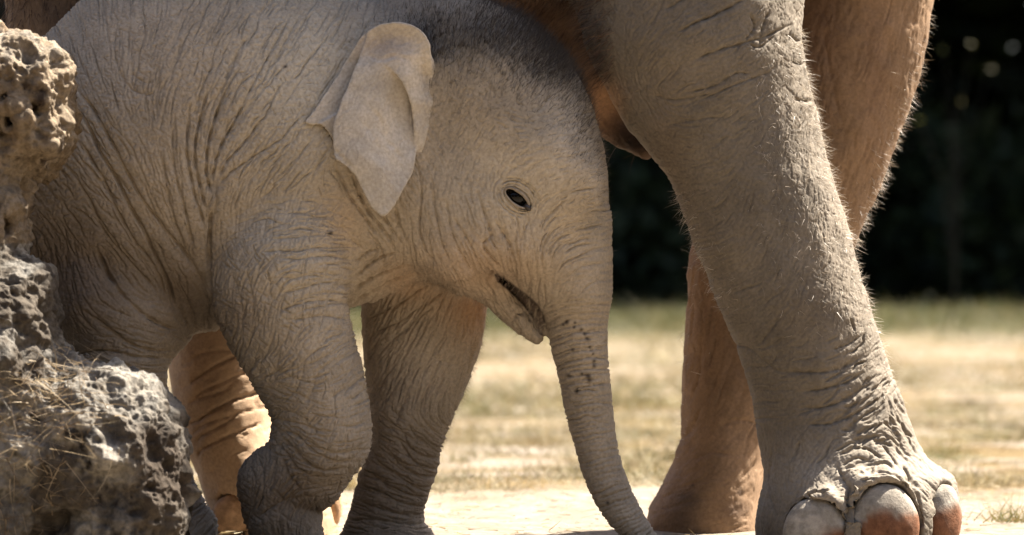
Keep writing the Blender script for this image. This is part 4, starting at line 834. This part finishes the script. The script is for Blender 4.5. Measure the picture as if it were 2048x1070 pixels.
# far foreleg
t = R['far'] = Relief((650, 500, 1010, 1110), -.02, [(760,640,62),(850,600,55),(800,700,62),(900,650,72),(950,650,80),(880,740,62),(780,780,66),(840,820,75),(780,860,160),(850,880,150),(800,920,150),(800,980,158),(760,1020,165),(800,1060,0)], 26, 45)
t.creases(3800, (10, 28), (.8, 1.3), (.5, 1.5), wob=.15); t.creases(1700, (8, 20), (.8, 1.2), (.4, 1.1), off=80, wob=.15); t.creases(420, (35, 90), (1.2, 1.8), (1.3, 3), wob=.08)
for pts, wd, dp, wide in [([(805,865),(820,895),(850,915),(885,922)], 2, 4.5, 9), ([(795,880),(815,910),(845,935),(882,945)], 2, 4.5, 9), ([(775,905),(800,935),(840,955),(876,960)], 2, 4.5, 9), ([(745,920),(785,950),(830,975),(865,980)], 1.8, 4, 8), ([(725,945),(770,970),(820,992),(860,1000)], 1.8, 4, 8), ([(715,975),(760,990),(810,1012),(856,1020)], 1.8, 4, 8), ([(710,1005),(760,1020),(810,1032),(854,1038)], 1.8, 4, 8), ([(692,1045),(750,1040),(810,1048),(858,1052)], 2, 4, 9), ([(815,850),(835,880),(870,898)], 1.6, 3.4, 7),
    ([(728,640),(790,610),(850,575),(890,560)], 1.8, 3.6, 8), ([(735,670),(800,640),(860,600),(905,575)], 1.5, 3, 7), ([(760,700),(820,650),(870,610)], 1.4, 2.8, 6), ([(840,760),(870,700),(900,650)], 1.3, 2.4, 6), ([(790,850),(800,820),(822,790)], 1.4, 2.8, 6), ([(850,705),(890,725),(930,735)], 1.2, 2, 6)]: t.fold(pts, wd, dp, wide)
print('relief', round(time.time()-T0, 1))

KW = weights(calf, KV); KN = vert_normals(KV, KQ)
disp = sum(KW[g]*R[g].sample(KV) for g in KW)
KPX = 1024 + (KV[:, 0]-CX)*F/(CD+KV[:, 1]); KPY = HY - (KV[:, 2]-CZ)*F/(CD+KV[:, 1])
edge = np.clip((((KPX-1034)/34)**2 + ((KPY-396)/26)**2)*1.0, .3, 1)
KV = close_seams(KV + KN*(disp*edge + fbm(KV, .05, 3)*.0016)[:, None], seams)

# skin colours: places on the body
def spot(c, x, y, rx_, ry_, colr, a=1.0, reg=None):
    w_ = np.exp(-((KPX-x)/rx_)**2 - ((KPY-y)/ry_)**2)*a
    if reg: w_ = w_*sum(KW[r] for r in reg)
    return c*(1-w_[:, None]) + np.array(colr)*w_[:, None]
base = np.array((.322, .267, .206)); kc = np.tile(base, (len(KV), 1))
kc *= (1 + .10*fbm(KV, .12, 3))[:, None]
kc = spot(kc, 620, 150, 150, 190, (.45, .395, .32), .8, ['torso', 'near']); kc = spot(kc, 600, 480, 130, 150, (.40, .345, .275), .7, ['near', 'torso']); kc = spot(kc, 1020, 330, 190, 190, (.41, .35, .277), .75, ['head', 'trunk'])  # paler skin, with the light on shoulder, foreleg and head painted in
kc = spot(kc, 130, 560, 190, 190, (.135, .10, .076), .9); kc = spot(kc, 370, 600, 85, 95, (.13, .098, .074), .85, ['torso'])  # shade on flank and belly painted into the skin
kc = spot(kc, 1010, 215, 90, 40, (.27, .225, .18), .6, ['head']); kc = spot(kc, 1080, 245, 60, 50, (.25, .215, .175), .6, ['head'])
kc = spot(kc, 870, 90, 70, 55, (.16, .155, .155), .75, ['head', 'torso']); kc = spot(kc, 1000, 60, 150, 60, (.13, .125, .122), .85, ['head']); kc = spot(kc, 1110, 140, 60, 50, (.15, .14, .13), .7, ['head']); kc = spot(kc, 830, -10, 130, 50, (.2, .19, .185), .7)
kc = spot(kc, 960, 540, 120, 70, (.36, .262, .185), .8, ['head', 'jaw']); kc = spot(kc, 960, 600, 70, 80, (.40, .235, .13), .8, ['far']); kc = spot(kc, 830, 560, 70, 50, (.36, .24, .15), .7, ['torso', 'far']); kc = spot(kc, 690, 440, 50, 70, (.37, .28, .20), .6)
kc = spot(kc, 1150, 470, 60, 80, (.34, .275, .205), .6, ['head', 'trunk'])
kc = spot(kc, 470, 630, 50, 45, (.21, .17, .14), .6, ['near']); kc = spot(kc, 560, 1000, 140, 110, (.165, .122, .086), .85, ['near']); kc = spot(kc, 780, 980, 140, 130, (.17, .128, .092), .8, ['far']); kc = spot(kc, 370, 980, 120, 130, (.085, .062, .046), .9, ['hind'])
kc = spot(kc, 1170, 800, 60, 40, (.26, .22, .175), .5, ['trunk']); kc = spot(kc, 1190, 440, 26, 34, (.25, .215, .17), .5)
for x, y, r in [(1132,645,5),(1126,650,3),(1150,646,3),(1148,655,3),(1163,660,4),(1170,668,4),(1176,678,5),(1181,694,3.5),(1187,708,2.5),(1189,722,4),(1189,732,4),(1136,752,4.5),(1164,748,3.5),(1177,752,6),(1179,760,6),(1153,783,5),(1145,700,4),(1215,1006,4),(663,466,5),(571,133,4)]:
    kc = spot(kc, x, y, r, r*.9, (.05, .038, .03), 1.0)
kc *= np.array((1.0, .985, .935))
inm = 1/(1+np.exp((mouth.d(KV[:, 0], KV[:, 1], KV[:, 2]) - .0035)/.0008)); kc = kc*(1-.92*inm[:, None]) + np.array((.05, .032, .026))*.92*inm[:, None]      # dark skin inside the mouth
calf_o = empty('elephant_calf', tuple(P(650, 1090, YC)), 'young grey elephant calf with lifted foreleg walking beside the adult', 'elephant calf')
MATS['calf_skin'] = skin_mat('calf_skin', .0045, .3, .8, .13)
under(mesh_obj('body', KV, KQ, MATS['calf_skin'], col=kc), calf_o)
print('calf body', len(KV), round(time.time()-T0, 1))

# ear: a thin flap with a rolled top rim, its rear lobe folded behind
class Flap:
    def __init__(s, poly, ctrl, th, k=.006, sig=.035):
        s.k, s.th, s.sig = k, th, sig; yy = -.28
        p = np.array([P(a, b, yy)[[0, 2]] for a, b in poly]); t_ = np.arange(len(p)+1); q = np.vstack([p, p[:1]])
        _, xs = hermite(t_, q[:, 0], 160); _, zs = hermite(t_, q[:, 1], 160); s.poly = np.stack([xs, zs], 1)[:-1]
        s.c = [(*P(a, b, y)[[0, 2]], y) for a, b, y in ctrl]
    def d(s, X, Y, Z):
        X2, Z2 = np.broadcast_arrays(X + 0*Z, Z + 0*X); sh = X2.shape; x, z = X2.ravel(), Z2.ravel()
        num = np.zeros(len(x), f32); den = np.zeros(len(x), f32)
        for cx, cz, y in s.c:
            w_ = np.exp(-((x-cx)**2 + (z-cz)**2)/(2*s.sig**2)) + 1e-7; num += w_*y; den += w_
        yc = num/den; best = np.full(len(x), 9., f32); ins = np.zeros(len(x), bool); a = s.poly[-1]
        for b in s.poly:
            e = b-a; t_ = np.clip(((x-a[0])*e[0] + (z-a[1])*e[1])/(e@e), 0, 1); best = np.minimum(best, (x-a[0]-t_*e[0])**2 + (z-a[1]-t_*e[1])**2)
            c = ((a[1] > z) != (b[1] > z)) & (x < (b[0]-a[0])*(z-a[1])/(b[1]-a[1]+1e-12) + a[0]); ins ^= c; a = b
        p2 = np.sqrt(best)*np.where(ins, -1, 1)
        yc, p2 = yc.reshape(sh), p2.reshape(sh); q = np.abs(Y - yc)*.9 - s.th
        r = s.th*.8; u, v = np.maximum(p2 + r, 0), np.maximum(q + r, 0)
        return np.sqrt(u*u + v*v) - r + np.minimum(np.maximum(p2 + r, q + r), 0)
ear_main = Flap([(735,62),(762,48),(800,45),(836,56),(858,82),(862,108),(866,150),(852,200),(842,250),(834,290),(828,335),(822,352),(805,385),(788,415),(768,432),(748,420),(732,392),(712,352),(690,332),(672,318),(668,290),(669,250),(684,204),(702,160),(718,115),(728,85)],
    [(735,62,-.280),(762,48,-.290),(800,45,-.294),(836,56,-.294),(856,80,-.290),(862,108,-.280),(770,72,-.274),(800,70,-.274),(830,80,-.278),(745,95,-.276),(722,105,-.282),(790,105,-.292),(830,112,-.292),(855,135,-.272),(866,165,-.252),(850,205,-.256),(842,250,-.258),(836,290,-.264),(760,125,-.296),(720,145,-.298),(795,140,-.294),(812,165,-.276),(826,200,-.266),(830,240,-.264),(832,275,-.268),(700,170,-.306),(690,210,-.316),(785,175,-.286),(798,205,-.276),(805,240,-.275),(808,275,-.281),(760,175,-.300),(755,215,-.306),(725,190,-.306),(720,240,-.316),(760,255,-.302),(785,285,-.294),(815,310,-.284),(800,325,-.300),(772,300,-.314),(740,280,-.322),(700,260,-.324),(672,250,-.320),(672,290,-.326),(690,320,-.330),(720,320,-.330),(760,345,-.324),(800,360,-.308),(822,345,-.286),(712,350,-.324),(740,385,-.322),(770,425,-.316),(790,400,-.308),(765,390,-.322)], .0042, sig=.0165)
ear_lobe = Flap([(745,60),(722,72),(700,108),(672,155),(648,192),(628,222),(611,244),(622,250),(642,249),(664,236),(690,225),(715,190),(735,140),(752,90)],
    [(745,60,-.272),(700,108,-.276),(650,190,-.300),(612,245,-.318),(640,248,-.314),(670,225,-.292),(720,150,-.262),(700,200,-.274)], .0036)
ear_root = Flap([(770,128),(800,112),(850,104),(870,130),(872,180),(862,240),(848,290),(836,318),(829,290),(827,250),(820,205),(806,170),(790,148)],
    [(770,128,-.292),(800,112,-.290),(850,110,-.284),(790,148,-.300),(806,170,-.302),(820,205,-.300),(827,250,-.294),(830,290,-.284),(836,318,-.246),(870,130,-.258),(868,180,-.244),(860,240,-.244),(846,280,-.256),(845,180,-.278),(842,230,-.272)], .0042, sig=.018)
ear_back = Flap([(640,248),(655,262),(672,292),(690,330),(720,330),(730,260),(690,225),(660,236)], [(640,248,-.315),(680,300,-.308),(720,300,-.285),(690,230,-.300)], .0034)
ear = Shape({'ear': [ear_lobe, ear_main, ear_root, ear_back]})
for q in ear.groups['ear']: q.k = .006
EV, EQ = surface_nets(ear, (.60, -.36, .60), (.92, -.22, 1.09), .0034)
EV, EQ = subdivide(EV, EQ, in_view(EV, EQ, -.1)); EV = ear.project(EV, 2)
er = Relief((590, 20, 890, 450), -.30, [(700,120,60),(780,100,10),(760,200,60),(720,280,70),(760,350,130),(820,200,100)], 31, 60)
er.creases(700, (12, 40), (.9, 1.4), (.15, .5), wob=.25)
for pts, dp, wide in [([(740,215),(760,240),(768,270),(790,300),(812,325)], 1.0, 9), ([(668,300),(690,322),(700,335)], 1.2, 6), ([(730,250),(745,270),(760,300)], .8, 8), ([(735,110),(760,118),(790,112),(820,120)], 1.0, 10), ([(845,100),(848,140),(852,190)], 1.0, 8)]: er.fold(pts, 4.5, dp*.9, wide*1.3)
EN = vert_normals(EV, EQ); EV = EV + EN*(er.sample(EV) + fbm(EV, .03, 3)*.0012)[:, None]
ec = np.tile((.44, .38, .305), (len(EV), 1))*(1 + .13*fbm(EV, .06, 3))[:, None]  # pale ear skin, raised further to paint in the light on it
epx = 1024 + (EV[:, 0]-CX)*F/(CD+EV[:, 1]); epy = HY - (EV[:, 2]-CZ)*F/(CD+EV[:, 1])
wv = np.exp(-((epx-770)/55)**2 - ((epy-95)/25)**2)*.5; ec = ec*(1-wv[:, None]) + np.array((.30, .22, .16))*wv[:, None]
wv = np.exp(-((epx-755)/35)**2 - ((epy-390)/40)**2)*.4; ec = ec*(1-wv[:, None]) + np.array((.36, .325, .28))*wv[:, None]
under(mesh_obj('ear', EV, EQ, skin_mat('ear_skin', .006, .15, .75, .12), col=ec), calf_o)

# eye: dark wet ball behind the lids, a darker inner corner
c = P(1032, 394, EYE_Y+.021); V, Fq = ball_mesh(c, (.025, .020, .020)); eye_o = under(mesh_obj('eye', V, Fq, plain('eye_surface', (.004, .0028, .002), .07, .22)), calf_o)
c = P(1055, 415, EYE_Y+.006); V, Fq = ball_mesh(c, (.0085, .0065, .0055), -40); tear = mesh_obj('tear_corner', V, Fq, plain('wet_skin', (.03, .02, .015), .3, .5), eye_o); tear.location = (0, 0, 0)
# lids: two smooth rims that meet in the corners of the eye
calf.cuts = []
for a0, a1, rad in ((-8, 188, .0034), (172, 368, .0026)):
    g = np.radians(np.linspace(a0, a1, 22)); cr, sr = math.cos(math.radians(-38)), math.sin(math.radians(-38)); pts = []
    for q in g:
        u, v = 28.5*math.cos(q), 13.0*math.sin(q); px, py = 1034 + u*cr - v*sr, 396 - (u*sr + v*cr); pts.append(P(px, py, (calf.surface_y(px, py, -.4, 0) or EYE_Y) + .0005))
    V, Fq = tube(pts, [rad*(.45 + .55*math.sin(math.pi*k/21)) for k in range(22)], 10); V = V + (fbm(V, .006, 2)*.0005)[:, None]
    under(mesh_obj('eyelid', V, Fq, MATS['calf_skin'], col=np.tile((.27, .22, .165), (len(V), 1))), calf_o)
calf.cuts = [eye_cut, mouth]
# hair: fine bristles on crown, nape and brow, sparse fuzz along chin and far leg
facing = np.clip(-KN[:, 1]*1.0 + .55, 0.02, 1)
g2 = lambda x, y, rx_, ry_: np.exp(-((KPX-x)/rx_)**2 - ((KPY-y)/ry_)**2)
hw = (g2(1000, 70, 160, 60) + .9*g2(1100, 130, 70, 50) + .6*g2(860, 90, 40, 60) + .25*g2(1170, 220, 40, 90))*facing*(KW['head'] + .3*KW['torso'])
hair('crown_hair', KV, KN, hw + 1e-12, 13000, (.010, .028), (.0005, .0009), (.25, -.1, .75, .55), [(.035, .03, .028), (.06, .05, .045), (.12, .10, .085)], calf_o, MATS['hair'], .25)
hw = (g2(980, 200, 130, 90) + g2(880, 260, 60, 90) + .5*g2(1180, 330, 40, 120))*facing*KW['head']
hair('face_hair', KV, KN, hw + 1e-12, 5200, (.007, .016), (.0004, .0007), (.15, -.1, .35, .8), [(.2, .16, .12), (.32, .27, .2), (.1, .08, .06)], calf_o, MATS['hair'], .4)
hw = (KW['far']*(KPX > 860)*(KPY < 900) + .8*KW['jaw']*(KN[:, 2] < -.2) + .5*KW['near']*(KPX > 690))*np.clip(1-np.abs(KN[:, 1]), 0, 1)**2*(KPX > 0)
hair('edge_hair', KV, KN, hw + 1e-12, 2200, (.006, .017), (.0004, .0007), (0, 0, -.2, 1), [(.4, .33, .24), (.3, .24, .17)], calf_o, MATS['hair'], .4)
print('calf done', round(time.time()-T0, 1))
